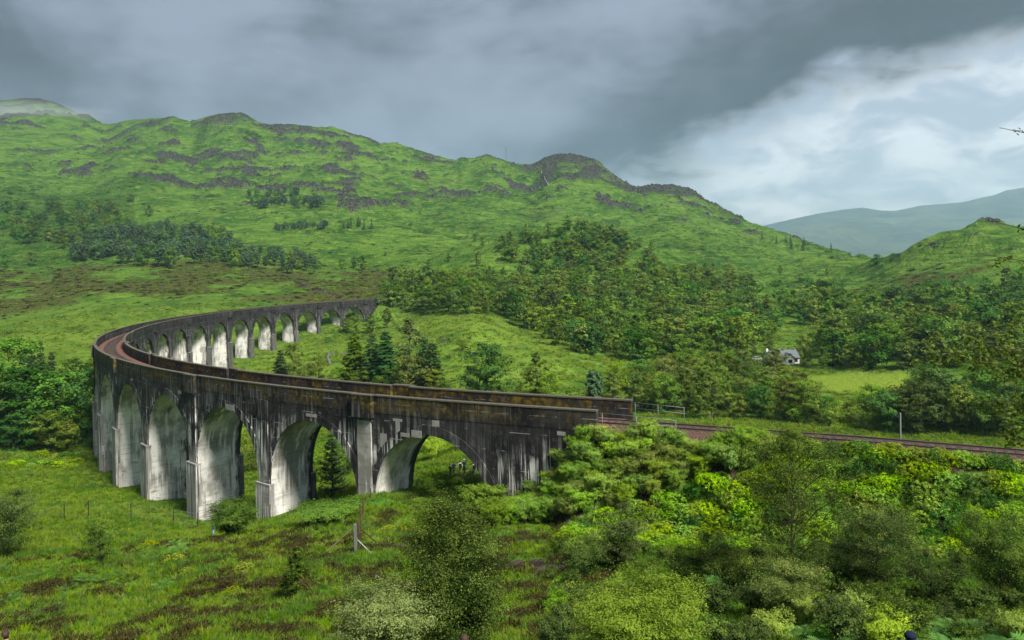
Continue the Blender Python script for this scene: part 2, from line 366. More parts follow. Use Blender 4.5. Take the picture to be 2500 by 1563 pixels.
# crags: terraced outcrops in bands on the upper slopes
zone = np.interp(GPX, [-800, 0, 300, 500, 800, 1000, 1250, 1500, 1750, 1900, 2200, 3000], [.72, .75, .8, .92, .95, .85, .86, .9, .85, .5, .35, .3])
ufrac = np.concatenate([np.zeros(G_NR), np.linspace(0, 1, G_NU), np.ones(GZ.shape[1]-G_NR-G_NU)])[None, :]
vband = np.where(GPX < 1150, sstep(ufrac, 0.52, 0.74), sstep(ufrac, 0.60, 0.86))
vband = np.where(GPX > 2080, sstep(ufrac, 0.3, .8)*.6, vband)
cn = fbm(GX/120+11, GY/60+5, 4, 0.55); cn2 = fbm(GX/42+1, GY/24, 4, 0.55)
rock = np.clip((cn*0.75+cn2*0.55)*1.75-0.60+0.62*zone*vband, 0, 1)*vband
rock = sstep(rock, 0.08, 0.42)
for (px, py_, Y, sx, sy, a) in [(570, 300, 1470, 55, 60, 1.2), (1400, 420, 1400, 70, 120, 1.3), (1330, 440, 1410, 40, 50, 1.1), (1480, 470, 1250, 60, 50, .9), (1190, 395, 1470, 35, 30, 1.1), (1550, 495, 1290, 60, 60, .9), (1650, 500, 1280, 70, 80, .9), (40, 310, 1640, 60, 40, 1.0), (60, 255, 1880, 150, 90, 1.0), (150, 280, 1840, 90, 60, .8), (2410, 560, 588, 12, 10, 1.2), (2390, 600, 545, 10, 9, .9), (2280, 615, 560, 9, 8, .8)]:
    cx = ray(px, py_)[0]*Y
    e = np.exp(-(((GX-cx)/sx)**2+((GY-Y)/sy)**2))
    rock = np.clip(rock+a*e*sstep(cn2+0.35*e, -0.25, 0.35), 0, 1)
# small outcrops on the green knoll behind the viaduct and the heather slope
for (px, Y, sx, sy, a) in [(1085, 285, 5, 5, .8), (1125, 262, 9, 3.5, 1.0), (1165, 258, 6, 3, .9), (1050, 292, 4, 5, .7), (700, 480, 22, 7, .55), (760, 455, 14, 6, .6), (2040, 322, 7, 3, 1.0), (1480, 575, 16, 9, .8), (1660, 470, 10, 5, .7), (300, 385, 14, 5, .45), (430, 400, 10, 4, .5)]:
    cx = ray(px, 760)[0]*Y
    rock = np.maximum(rock, a*np.exp(-(((GX-cx)/sx)**2+((GY-Y)/sy)**2))*sstep(fbm(GX/4, GY/2.5, 3), -0.35, 0.25))
blk = fbm(GX/13, GY/9, 4, 0.6, True)
GZ = GZ+rock*far*onsky*(4.0+blk*6.5)+rock*(1-far)*(0.5+0.5*blk)*mid
# embankment that carries the line to the right of the near abutment, and the one at the far end
ES, ET = axis_inv(GX, GY)
def emb(s, t, top, half, slope): return top-np.maximum(np.abs(t)-half, 0)*slope
rail_z = lambda s: 30.0+GRADE*np.maximum(s, -40)-1.55
wn = fbm(GX/3.2, GY/3.2, 3)
ehalf = 2.95+0.25*wn
eslope = np.where(ET > 0, 1.05, 0.75)
ez = rail_z(ES)-0.42-np.maximum(np.abs(ET)-ehalf, 0)*eslope+np.where(np.abs(ET) > 3.6, wn*0.55, 0)
ez = ez-np.maximum(ES+1.02*SP, 0)*1.15                            # spills round the abutment
ez2 = rail_z(ES)-0.5-np.maximum(np.abs(ET)-3.2, 0)*0.7-np.maximum(21.1*SP-ES, 0)*1.1
inb = (GY < 130) & (GY > 30) & (ES < 5) & (np.abs(ET) < 30)
inb2 = (ES > 20*SP) & (ES < 30*SP) & (GY > 300) & (GY < 520)
EMB = inb & (ez > GZ)
GZ = np.where(inb, np.maximum(GZ, ez), GZ); GZ = np.where(inb2, np.maximum(GZ, ez2), GZ)
_cut = inb & (np.abs(ET) < 2.9) & (ES < -1.0*SP)
GZ = np.where(_cut, np.minimum(GZ, rail_z(ES)-0.42), GZ)

_rowsN = GX.shape[1]
def _ground_np(x, y):
    """height of the ground at x,y (arrays), from the fan grid"""
    x = np.atleast_1d(np.asarray(x, float)); y = np.atleast_1d(np.asarray(y, float))
    a = np.arctan2(x, y); ci = np.clip(np.interp(a, G_AZ, np.arange(len(G_AZ))), 0, len(G_AZ)-1.001)
    c0 = ci.astype(int); cf = ci-c0
    out = np.zeros(len(x)); r = np.hypot(x, y)
    lo = np.zeros(len(x), int); hi = np.full(len(x), _rowsN-1)
    for _ in range(11):
        m = (lo+hi)//2; g = GR[c0, m] <= r; lo = np.where(g, m, lo); hi = np.where(g, hi, m)
    k = np.clip(lo, 0, _rowsN-2)
    def colz(c):
        k0 = k.copy()
        t = np.clip((r-GR[c, k0])/(GR[c, k0+1]-GR[c, k0]), 0, 1); return GZ[c, k0]*(1-t)+GZ[c, k0+1]*t
    return colz(c0)*(1-cf)+colz(np.minimum(c0+1, len(G_AZ)-1))*cf
def gz(x, y): return float(_ground_np([x], [y])[0])
_YS = np.exp(np.linspace(math.log(12), math.log(2100), 900))
def hit(px, py, ymin=12):
    """where the line of sight through a photograph point meets the ground"""
    a, b = ray(px, py); ys = _YS[_YS >= ymin]
    g = _ground_np(a*ys, ys); zz = CAMZ+b*ys; below = zz <= g
    if not below.any(): Y = ys[-1]
    else:
        i = int(np.argmax(below)); Y = ys[i]
        if i > 0:
            d0 = zz[i-1]-g[i-1]; d1 = zz[i]-g[i]; Y = ys[i-1]+(ys[i]-ys[i-1])*d0/(d0-d1+1e-9)
    return Vector((a*Y, Y, gz(a*Y, Y)))

# surface attributes of the ground
nz1 = fbm(GX/60+2, GY/40, 5, .6); nz2 = fbm(GX/9+7, GY/9, 5, .6); nz3 = fbm(GX/210, GY/120+4, 3)
heath = np.zeros_like(GZ)
hz = sstep(GY, 385, 440)*(1-sstep(GY, 520, 640))*(1-sstep(GPX, 900, 1080))
heath += hz*sstep(nz1+0.25*nz2, -0.42, 0.10)*0.95
heath += _bump_at(2230, 470, 42, 60, 1.1)*sstep(nz1+nz2*.5, -0.4, .3)+_bump_at(1980, 520, 35, 40, .5)*sstep(nz1, -.3, .3)
heath += (1-sstep(GR, 80, 105))*sstep(fbm(GX/2.6+4, GY/2.6, 3)+.45*fbm(GX/16, GY/16, 3), 0.0, 0.30)*.8*(GPX < 1500)*(1-sstep(GR, 72, 88))
heath += far*sstep(nz1+nz3, 0.1, 0.7)*0.42
heath = np.clip(heath, 0, 1)*(1-rock)
brack_shade = np.clip(sstep(nz1*0.7+nz2*0.5-nz3*.5, 0.05, 0.55)*sstep(GR, 300, 520)*0.85+sstep(nz2, .1, .6)*(1-sstep(GR, 90, 200))*.5, 0, 1)
brack_shade = np.maximum(brack_shade, np.clip(_bump_at(1700, 820, 120, 130, .6)*sstep(nz1, -.3, .3), 0, 1))
brack_shade = np.where(GPX < 330, np.maximum(brack_shade, sstep(GY, 560, 700)*(1-sstep(GY, 1000, 1150))*.55), brack_shade)
brack_shade = np.where((GPX > 1380) & (GR < 58), np.maximum(brack_shade, .85), brack_shade)  # no bracken bed: shade under the foreground scrub painted into the ground colour
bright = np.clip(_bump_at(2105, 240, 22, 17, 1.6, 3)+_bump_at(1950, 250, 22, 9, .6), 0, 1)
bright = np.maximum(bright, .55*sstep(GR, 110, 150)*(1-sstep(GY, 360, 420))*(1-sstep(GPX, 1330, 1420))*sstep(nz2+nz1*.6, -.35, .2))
soil = np.zeros_like(GZ)
soil = np.where(EMB, sstep(wn, 0.0, .35)*.85, soil)
for (px, py_, sx, sy, a) in [(45, 1363, 2.6, .9, 1), (120, 1352, 2.2, .8, .9), (210, 1347, 1.8, .7, .9), (290, 1342, 1.6, 1.0, 1), (330, 1335, 1.0, .8, .6), (655, 1293, 1.6, 1.6, 1), (560, 1305, 2.0, .6, .8), (490, 1312, 1.6, .5, .8), (690, 1262, 3.6, 1.4, 1), (1000, 1335, 2.4, 1.2, 1), (1290, 1380, 4.5, 2.6, 1.2), (1340, 1400, 3.4, 1.5, 1), (1280, 1300, 2.2, 1.4, .8), (650, 1355, 1.5, .6, .6)]:
    h_ = hit(px, py_, 25); soil = np.maximum(soil, np.clip(a*np.exp(-(((GX-h_.x)/sx)**2+((GY-h_.y)/sy)**2))*1.35-.32+nz2*.4, 0, 1)*(np.hypot(GX-h_.x, GY-h_.y) < 12))
# river stones under the bend, drive to the cottage, walkers' path
soil = np.maximum(soil, np.clip(np.exp(-(((GX+84)/9)**2+((GY-166)/7)**2))*1.5-.3, 0, 1))
def path_mask(pts, wd):
    m = np.zeros_like(GZ); H = [hit(*p) for p in pts]
    for a, b in zip(H[:-1], H[1:]):
        dxy = np.array([b.x-a.x, b.y-a.y]); L = dxy@dxy
        t = np.clip(((GX-a.x)*dxy[0]+(GY-a.y)*dxy[1])/L, 0, 1)
        m = np.maximum(m, 1-sstep(np.hypot(GX-a.x-t*dxy[0], GY-a.y-t*dxy[1])+nz2*.5, wd*.6, wd*1.3))
    return m
soil = np.maximum(soil, path_mask([(1668, 902), (1740, 893), (1800, 880), (1850, 878), (1900, 884), (1965, 886)], 1.9))
soil = np.maximum(soil, path_mask([(1075, 1168), (1120, 1160), (1165, 1164), (1210, 1170)], 1.3)*.9)
soil = np.maximum(soil, path_mask([(700, 683), (740, 697), (775, 707), (830, 726)], 3.2)*.7*(nz2 > -.2))
soil = np.maximum(soil, path_mask([(1012, 432), (1046, 445)], 3.5)*.9)
rock = np.clip(rock, 0, 1)

def ground_material():
    m, t, out = new_mat('hill_grass')
    pos = t.add('ShaderNodeNewGeometry').outputs['Position']
    dist = t.add('ShaderNodeVectorMath', {0: pos}, operation='LENGTH').outputs['Value']
    n_l = t.noise(pos, 0.020, 3, .6); n_m = t.noise(pos, 0.10, 3, .65); n_s = t.noise(pos, 0.5, 3, .68); n_f = t.noise(pos, 3.0, 2, .65)
    n_st = t.noise(t.vscale(pos, 0.05, 0.05, 0.55), 1.0, 3, .68)             # turf lines along the contour
    g = t.mix(t.ramp(n_l, .36, .60), (0.034, 0.096, 0.012), (0.096, 0.188, 0.022))
    g = t.mix(t.ramp(n_m, .46, .66, 0, .8), g, (0.155, 0.240, 0.032))
    g = t.mix(t.ramp(n_st, .48, .64, 0, .62), g, (0.020, 0.060, 0.008))
    g = t.mix(t.ramp(n_s, .52, .72, 0, .45), g, (0.024, 0.066, 0.010))
    g = t.mix(t.ramp(n_f, .5, .75, 0, .4), g, (0.085, 0.105, 0.026))
    g = t.mix(t.math('MULTIPLY', t.attr('bracken'), t.ramp(t.math('ADD', t.math('MULTIPLY', n_s, .6), t.math('MULTIPLY', n_m, .4)), .38, .56)), g, (0.018, 0.052, 0.008))  # bracken beds, plus the painted shade below the foreground scrub
    hc = t.mix(t.ramp(n_s, .38, .62), (0.038, 0.036, 0.013), (0.092, 0.090, 0.024))
    hc = t.mix(t.ramp(n_f, .45, .7, 0, .6), hc, (0.070, 0.105, 0.018))
    g = t.mix(t.ramp(t.math('ADD', t.attr('heather'), t.math('MULTIPLY', t.math('SUBTRACT', n_m, .5), .8)), .25, .75, 0, .9), g, hc)
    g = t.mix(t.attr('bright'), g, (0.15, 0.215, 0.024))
    vor = t.add('ShaderNodeTexVoronoi', {'Vector': t.vscale(pos, 1, 1, 1.6), 'Scale': 0.16, 'Randomness': 1.0}, feature='DISTANCE_TO_EDGE').outputs['Distance']
    rn = t.noise(pos, 0.30, 4, .74)
    rc = t.mix(t.ramp(rn, .32, .66), (0.022, 0.024, 0.019), (0.128, 0.130, 0.108))
    rc = t.mix(t.ramp(t.noise(pos, 0.7, 2, .7), .58, .72, 0, .9), rc, (0.24, 0.24, 0.225))
    rc = t.mix(t.ramp(vor, 0.0, 0.10, .85, 0), rc, (0.009, 0.009, 0.008))
    rmask = t.ramp(t.math('ADD', t.attr('rock'), t.math('MULTIPLY', t.math('SUBTRACT', t.math('ADD', t.math('MULTIPLY', n_s, .5), t.math('MULTIPLY', n_m, .5)), .5), 3.6)), .46, .74)
    g = t.mix(rmask, g, rc)
    sc = t.mix(t.ramp(n_s, .35, .65), (0.030, 0.021, 0.015), (0.095, 0.070, 0.052)); sc = t.mix(t.ramp(n_f, .4, .7, 0, .5), sc, (0.055, 0.044, 0.036))
    smask = t.ramp(t.math('ADD', t.attr('soil'), t.math('MULTIPLY', t.math('SUBTRACT', n_f, .5), .7)), .40, .62)
    g = t.mix(smask, g, sc)
    hgt = t.math('ADD', t.math('MULTIPLY', n_s, t.ramp(dist, 60, 600, .35, 3.2)), t.math('MULTIPLY', n_f, .25))
    hgt = t.math('ADD', hgt, t.math('MULTIPLY', t.attr('rock'), t.math('MULTIPLY', rn, 9.0)))
    hgt = t.math('ADD', hgt, t.math('MULTIPLY', n_m, t.ramp(dist, 200, 900, 0, 7.0)))
    bsdf(t, out, g, 0.95, 0.03, bump=hgt, bstr=1.0, bdist=1.0)
    return m
MAT_GROUND = ground_material()
def grid_faces(a, b):
    i = np.arange(a-1)[:, None]*b+np.arange(b-1)[None, :]; i = i.ravel()
    return np.stack([i, i+b, i+b+1, i+1], 1)[:, ::-1]
_V = np.stack([GX, GY, GZ], -1).reshape(-1, 3)
tag(obj('ground', mesh_np('ground', _V, grid_faces(*GX.shape), [MAT_GROUND], None,
    {'rock': rock.ravel(), 'heather': heath.ravel(), 'bracken': brack_shade.ravel(), 'bright': bright.ravel(), 'soil': soil.ravel()}, True)), 'green hillsides with grey crags above the valley floor', None, None, 'structure')

# distant blue hill across the loch
def far_hill():
    sk = [(1500, 700), (1700, 610), (1860, 552), (1930, 536), (2000, 521), (2060, 512), (2105, 507), (2150, 514), (2185, 515), (2250, 502), (2300, 498), (2350, 494), (2400, 482), (2430, 476), (2455, 465), (2500, 458), (2600, 440), (2800, 400), (3100, 430), (3500, 500)]
    a = np.array([ray(*p)[0] for p in sk]); b = np.array([ray(*p)[1] for p in sk])
    n, k = 420, 90; ta = np.linspace(a[0], a[-1], n); top = np.interp(ta, a, b)
    v = np.linspace(0, 1, k); Y = 5800+3200*v
    X = ta[:, None]*Y[None, :]
    zt = CAMZ+top*9000
    Z = -80+(zt[:, None]+80)*(v[None, :]**0.85)
    nn = fbm(X/1100, Y[None, :]/1200+X*0, 6, .55)*85+fbm(X/320+4, Y[None, :]/500+X*0, 4, .5, True)*34
    Z = Z+nn*np.sin(np.pi*np.clip(v, 0, 1))[None, :]**.7
    X = np.concatenate([X, X[:, -1:]*1.06], 1); YY = np.concatenate([np.tile(Y, (n, 1)), np.full((n, 1), 9600.)], 1); Z = np.concatenate([Z, Z[:, -1:]-400], 1)
    m, t, out = new_mat('far_moor'); pos = t.add('ShaderNodeNewGeometry').outputs['Position']
    c = t.mix(t.ramp(t.noise(pos, .0014, 5, .6), .35, .65), (0.036, 0.052, 0.030), (0.074, 0.095, 0.048)); c = t.mix(t.ramp(t.noise(t.vscale(pos, .4, .4, 3), .0032, 4, .6), .5, .7, 0, .7), c, (0.020, 0.032, 0.022))
    bsdf(t, out, c, .95, .1)
    tag(obj('far_hill', mesh_np('far_hill', np.stack([X, YY, Z], -1).reshape(-1, 3), grid_faces(n, k+1), [m], smooth=True)), 'distant blue grey moorland hill beyond the valley', None, None, 'structure')
far_hill()

# ================================================================ VIADUCT
HW = 3.09                                  # half width over the spandrel faces
SPAN = 7.62                                # half span of an arch
PIER = SP/2-SPAN                           # half thickness of a pier at the springing
HC = 3.70                                  # parapet top to arch crown
def concrete_out():
    """soot-black weathered concrete with lime runs, ochre lichen along the parapets"""
    m, t, out = new_mat('weathered_concrete'); p = t.attr('svec', 'Vector')
    sp = t.add('ShaderNodeSeparateXYZ', {0: p}); s_, t_, z_ = sp.outputs
    dep = t.attr('depth')                                                # metres below the parapet top
    n1 = t.noise(t.vscale(p, .35, .35, .25), 1.0, 4, .6); n2 = t.noise(p, 1.6, 4, .65)
    c = t.mix(t.ramp(n1, .35, .68), (0.0085, 0.0085, 0.0092), (0.034, 0.033, 0.033))
    c = t.mix(t.ramp(n2, .50, .72, 0, .5), c, (0.075, 0.072, 0.068))
    # grey worn concrete lower down the piers
    worn = t.ramp(t.math('ADD', dep, t.math('MULTIPLY', t.math('SUBTRACT', n1, .5), 14)), 7.5, 15, 0, .78)
    worn = t.math('MULTIPLY', worn, t.ramp(t_, -1, 1, .35, 1.0))
    c = t.mix(worn, c, (0.31, 0.30, 0.275))
    st = t.noise(t.vscale(p, 2.3, 2.3, .075), 1.0, 5, .62); st2 = t.noise(t.vscale(p, 6.5, 6.5, .16), 1.0, 3, .6)
    brk = t.noise(t.vscale(p, .5, .5, .42), 1.0, 4, .6)
    runs = t.ramp(t.math('ADD', t.math('MULTIPLY', st, .62), t.math('MULTIPLY', st2, .45)), .535, .58)
    runs = t.math('MULTIPLY', t.math('MULTIPLY', runs, t.ramp(brk, .36, .58)), t.ramp(t.noise(t.vscale(p, .13, .13, .10), 1.0, 3, .55), .38, .54, .18, 1.0)); runs = t.math('MULTIPLY', t.math('MULTIPLY', runs, t.ramp(dep, 2.2, 6.5, .15, 1.0)), t.ramp(t_, -1, 1, .22, 1.0))
    c = t.mix(runs, c, (0.60, 0.585, 0.555))
    drk = t.ramp(t.noise(t.vscale(p, 1.7, 1.7, .06), 1.0, 4, .6), .54, .66)
    c = t.mix(t.math('MULTIPLY', drk, t.ramp(dep, 6, 14, 0, .85)), c, (0.012, 0.012, 0.013))
    # lift joints with lime weeping out
    jz = t.math('ABSOLUTE', t.math('SUBTRACT', t.math('FRACT', t.math('DIVIDE', t.math('ADD', dep, t.math('MULTIPLY', n1, .12)), 1.83)), .5))
    joint = t.math('MULTIPLY', t.ramp(jz, .030, .012), t.ramp(t.noise(t.vscale(p, .8, .8, .8), 1.0, 3), .52, .62))
    c = t.mix(t.math('MULTIPLY', joint, .55), c, (0.40, 0.39, 0.37))
    # lichen
    ln = t.noise(t.vscale(p, 1.3, 1.3, .55), 1.0, 5, .7); lb = t.noise(t.vscale(p, .16, .3, .4), 1.0, 3, .5)
    lich = t.math('MULTIPLY', t.ramp(t.math('ADD', t.math('MULTIPLY', ln, .6), t.math('MULTIPLY', lb, .5)), .505, .62), t.ramp(t.math('ADD', dep, t.math('MULTIPLY', ln, 1.2)), 3.3, 1.2))
    lich = t.math('MULTIPLY', lich, t.attr('lichen'))
    c = t.mix(t.math('MULTIPLY', lich, .75), c, t.mix(t.ramp(n2, .4, .65), (0.040, 0.033, 0.007), (0.150, 0.105, 0.012)))
    h = t.math('ADD', t.math('MULTIPLY', n2, .6), t.math('MULTIPLY', t.ramp(jz, .03, 0), -.5))
    bsdf(t, out, c, .9, .18, bump=h, bstr=.35, bdist=.06); return m
def concrete_in():
    """paler sheltered concrete of the soffits and pier flanks"""
    m, t, out = new_mat('sheltered_concrete'); p = t.attr('svec', 'Vector')
    sp = t.add('ShaderNodeSeparateXYZ', {0: p}); s_, t_, z_ = sp.outputs; dep = t.attr('depth')
    n1 = t.noise(t.vscale(p, .3, .3, .22), 1.0, 4, .6); n2 = t.noise(t.vscale(p, 1, 1, 1.6), 1.4, 5, .65)
    c = t.mix(t.ramp(n1, .40, .60), (0.31, 0.295, 0.262), (0.74, 0.72, 0.67))
    c = t.mix(t.ramp(dep, 9.0, 3.6, 0, .55), c, (0.20, 0.20, 0.158))       # darker green-grey towards the crown
    c = t.mix(t.ramp(n2, .54, .76, 0, .45), c, (0.13, 0.122, 0.112))
    bd = t.noise(t.vscale(p, .10, .10, 3.3), 1.0, 3, .6)                     # shutter boards
    c = t.mix(t.ramp(bd, .55, .66, 0, .30), c, (0.12, 0.112, 0.10))
    st = t.noise(t.vscale(p, .6, 2.1, .10), 1.0, 5, .62); brk = t.noise(t.vscale(p, .6, .8, .35), 1.0, 3, .6)
    runs = t.math('MULTIPLY', t.ramp(st, .515, .60), t.ramp(brk, .40, .56))
    c = t.mix(t.math('MULTIPLY', runs, .9), c, (0.80, 0.785, 0.75))
    dk = t.math('MULTIPLY', t.ramp(t.noise(t.vscale(p, .8, 1.5, .07), 1.0, 4, .65), .56, .68), t.ramp(t.noise(t.vscale(p, .3, .5, .2), 1.0, 3), .42, .58))
    c = t.mix(t.math('MULTIPLY', dk, .72), c, (0.075, 0.070, 0.062))
    hb_ = t.math('MULTIPLY', t.ramp(t.noise(t.vscale(p, .35, .35, 2.2), 1.0, 4, .7), .56, .66), t.ramp(dep, 11, 22, 0, .8))
    c = t.mix(hb_, c, (0.055, 0.052, 0.047))
    rust = t.math('MULTIPLY', t.ramp(t.noise(t.vscale(p, .35, 1.0, .05), 1.0, 3, .5), .63, .71), t.ramp(dep, 4.5, 9, 0, .75))
    c = t.mix(rust, c, (0.22, 0.115, 0.038))
    # black weathering along both open edges
    ed = t.ramp(t.math('ADD', t.math('ABSOLUTE', t_), t.math('MULTIPLY', t.math('SUBTRACT', t.noise(t.vscale(p, .7, .7, .22), 1.0, 4, .65), .5), 3.4)), 1.95, 2.55, 0, .95)
    ed = t.math('MULTIPLY', ed, t.ramp(t_, 1.2, -1.2, .25, 1.0))
    c = t.mix(ed, c, (0.016, 0.015, 0.016))
    bsdf(t, out, c, .9, .18, bump=t.math('ADD', n2, t.math('MULTIPLY', bd, .8)), bstr=.35, bdist=.07); return m
M_OUT, M_IN = concrete_out(), concrete_in()
M_PATCH = plain('fresh_mortar', (0.25, 0.243, 0.225), .9, .15, 0, .6, 1.3)
M_LEDGE = plain('ledge_concrete', (0.24, 0.23, 0.21), .9, .15, 0, .6, 1.6)
M_COPE = plain('worn_coping', (0.098, 0.090, 0.068), .95, .12, 0, .55, 3.0)
M_PALE = plain('repaired_concrete', (0.42, 0.405, 0.37), .9, .15, 0, .45, 1.6)

def vmesh(name, V, F, MI, mats, lichen=0.0):
    """V in (s,t,z) track coordinates"""
    V = np.array(V, float); X, Y = axis_np(V[:, 0], V[:, 1])
    dep = 30.0+GRADE*np.maximum(V[:, 0], -40)-V[:, 2]
    me = bpy.data.meshes.new(name); me.from_pydata(np.stack([X, Y, V[:, 2]], 1).tolist(), [], F)
    for q in mats: me.materials.append(q)
    me.polygons.foreach_set('material_index', MI)
    me.attributes.new('svec', 'FLOAT_VECTOR', 'POINT').data.foreach_set('vector', V.astype(np.float32).ravel())
    me.attributes.new('depth', 'FLOAT', 'POINT').data.foreach_set('value', dep.astype(np.float32))
    lv = lichen(V[:, 0]) if callable(lichen) else np.full(len(V), lichen)
    me.attributes.new('lichen', 'FLOAT', 'POINT').data.foreach_set('value', lv.astype(np.float32))
    me.update(); return me
def vbox(lo, hi, ns=1, base=None, z_fn=None, m=0):
    """box in track coordinates following the curve; z relative to the parapet top when z_fn"""
    V = []; F = []; n = ns+1
    for i in range(n):
        s = lo[0]+(hi[0]-lo[0])*i/ns; zt = ztop(s) if z_fn else 0
        V += [(s, lo[1], zt+lo[2]), (s, hi[1], zt+lo[2]), (s, hi[1], zt+hi[2]), (s, lo[1], zt+hi[2])]
    for i in range(ns):
        a = 4*i; b = a+4
        for k in range(4): F.append((a+k, a+(k+1) % 4, b+(k+1) % 4, b+k))
    F.append((0, 3, 2, 1)); F.append(tuple(4*ns+k for k in range(4)))
    return V, F, [m]*len(F)
class VB:
    def __init__(s): s.V = []; s.F = []; s.M = []
    def add(s, VFM):
        V, F, M = VFM; b = len(s.V); s.V += list(V); s.F += [tuple(i+b for i in f) for f in F]; s.M += list(M); return s
    def build(s, name, mats, parent, lichen=0.0): return obj(name, vmesh(name, s.V, s.F, s.M, mats, lichen), parent)

viaduct = thing('viaduct', 'long curved concrete railway viaduct of tall round arches, soot black with lime streaks', 'viaduct')
lich_o = lambda s: np.interp(s/SP, [-2, -.6, .2, 1, 3.5, 5, 7, 9, 21], [.2, .5, 1.0, 1.3, 1.5, 1.1, .6, .3, .12])
lich_i = lambda s: np.interp(s/SP, [-2, .3, 1, 4, 6.5, 8.2, 9, 21], [1.1, 1.3, 1.5, 1.5, 1.2, .7, .15, .05])
NA = 28
Z_PAR = -1.95                                # underside of the parapet below its top
spans = []
for k in range(21):
    s0 = k*SP; zc = ztop(s0)-HC; zsp = zc-SPAN
    b = VB()
    cols = [(-SP/2, None)]
    arc = [(-SPAN*math.cos(math.pi*i/NA), zsp+SPAN*math.sin(math.pi*i/NA)) for i in range(NA+1)]
    def face_strip(t, flip):
        V = []; F = []; M = []
        xs = [(-SP/2, zsp)]+arc+[(SP/2, zsp)]
        for (x, z) in xs:
            s = s0+x; top = ztop(s)+Z_PAR; V += [(s, t, z), (s, t, (z+top)/2), (s, t, top)]
        for i in range(len(xs)-1):
            for r_ in range(2):
                q = (3*i+r_, 3*i+3+r_, 3*i+4+r_, 3*i+1+r_); F.append(q[::-1] if flip else q); M.append(0)
        return V, F, M
    b.add(face_strip(HW, False)).add(face_strip(-HW, True))
    # soffit
    V = []; F = []; M = []
    for (x, z) in arc:
        for j in range(5): V.append((s0+x, -HW+2*HW*j/4, z))
    for i in range(NA):
        for j in range(4): F.append((5*i+j, 5*i+5+j, 5*i+6+j, 5*i+1+j)); M.append(1)
    b.add((V, F, M))
    # deck slab over the span
    b.add(vbox((s0-SP/2, -HW+.02, ztop(s0)-2.35), (s0+SP/2, HW-.02, ztop(s0)-2.02), 6))
    a = b.build('arch', [M_OUT, M_IN], viaduct); spans.append(a)
    # arch ring, slightly proud
    for t0, t1 in ((HW-.05, HW+.09), (-HW-.09, -HW+.05)):
        V = []; F = []; ro, ri = SPAN+.95, SPAN-.02
        for i in range(NA+1):
            an = math.pi*i/NA; cs, sn = -math.cos(an), math.sin(an)
            for (rr, tt) in ((ri, t0), (ri, t1), (ro, t1), (ro, t0)):
                x = max(-SP/2+.02, min(SP/2-.02, rr*cs)); V.append((s0+x, tt, zsp+rr*sn))
        for i in range(NA):
            for q in range(4): F.append((4*i+q, 4*i+4+q, 4*i+4+(q+1) % 4, 4*i+(q+1) % 4))
        VB().add((V, F, [0]*len(F))).build('arch_ring', [M_OUT], a)
# parapets: one length per half bay pair, with coping
def parapet(sa, sb, side, top=0.0):
    t0, t1 = (HW-.42, HW+.03) if side > 0 else (-HW-.03, -HW+.42)
    lf = lich_o if side > 0 else lich_i
    p = VB().add(vbox((sa+.012, t0, Z_PAR+.003), (sb-.012, t1, -.14+top), 8, z_fn=True)).build('parapet', [M_OUT], viaduct, lf)
    VB().add(vbox((sa+.012, t0-.06, -.137+top), (sb-.012, t1+.06, 0.0+top), 8, z_fn=True)).build('coping', [M_COPE], p)
    return p
S_END_O, S_END_I, S_FAR = -1.05*SP, -1.12*SP, 21.15*SP
ref = [.5+2*i for i in range(11)]            # refuges stand over every second pier
for side in (1, -1):
    cuts = [S_END_O if side > 0 else S_END_I]
    for r_ in ref: cuts += [r_*SP-1.45, r_*SP+1.45]
    cuts += [S_FAR]
    for i in range(0, len(cuts)-1, 2):
        a, b_ = cuts[i], cuts[i+1]; n = 1 if b_-a < 20 else 2
        for q in range(n): parapet(a+(b_-a)*q/n, a+(b_-a)*(q+1)/n, side)
    for r_ in ref:                            # refuge: parapet steps outward
        s = r_*SP; sg = side
        tin, tout = HW-.42+.36, HW+.52
        b = VB()
        lo = (s-1.45, sg*tin if sg > 0 else -tout, Z_PAR-.55); hi = (s+1.45, tout if sg > 0 else -tin, -.10)
        b.add(vbox(lo, hi, 2, z_fn=True))
        # corbel under the refuge
        z1 = ztop(s)+Z_PAR-.553
        f0, f1 = (HW-.05, HW+.40) if sg > 0 else (-HW-.40, -HW+.05)
        V = [(s-1.2, f0, z1), (s+1.2, f0, z1), (s+1.2, f1, z1), (s-1.2, f1, z1)]
        fb = HW+.05 if sg > 0 else -HW-.05
        V += [(s-1.2, f0, z1-.55), (s+1.2, f0, z1-.55), (s+1.2, fb if sg > 0 else f1*0+f1, z1-.55), (s-1.2, fb if sg > 0 else f1, z1-.55)] if sg > 0 else [(s-1.2, fb, z1-.55), (s+1.2, fb, z1-.55), (s+1.2, f1, z1-.55), (s-1.2, f1, z1-.55)]
        b.add((V, [(0, 1, 2, 3), (4, 7, 6, 5), (0, 4, 5, 1), (1, 5, 6, 2), (2, 6, 7, 3), (3, 7, 4, 0)], [0]*6))
        rb = b.build('refuge', [M_OUT], viaduct, lich_o if side > 0 else lich_i)
        VB().add(vbox((lo[0]-.05, lo[1]-.05, -.097), (hi[0]+.05, hi[1]+.05, .04), 2, z_fn=True)).build('coping', [M_COPE], rb)
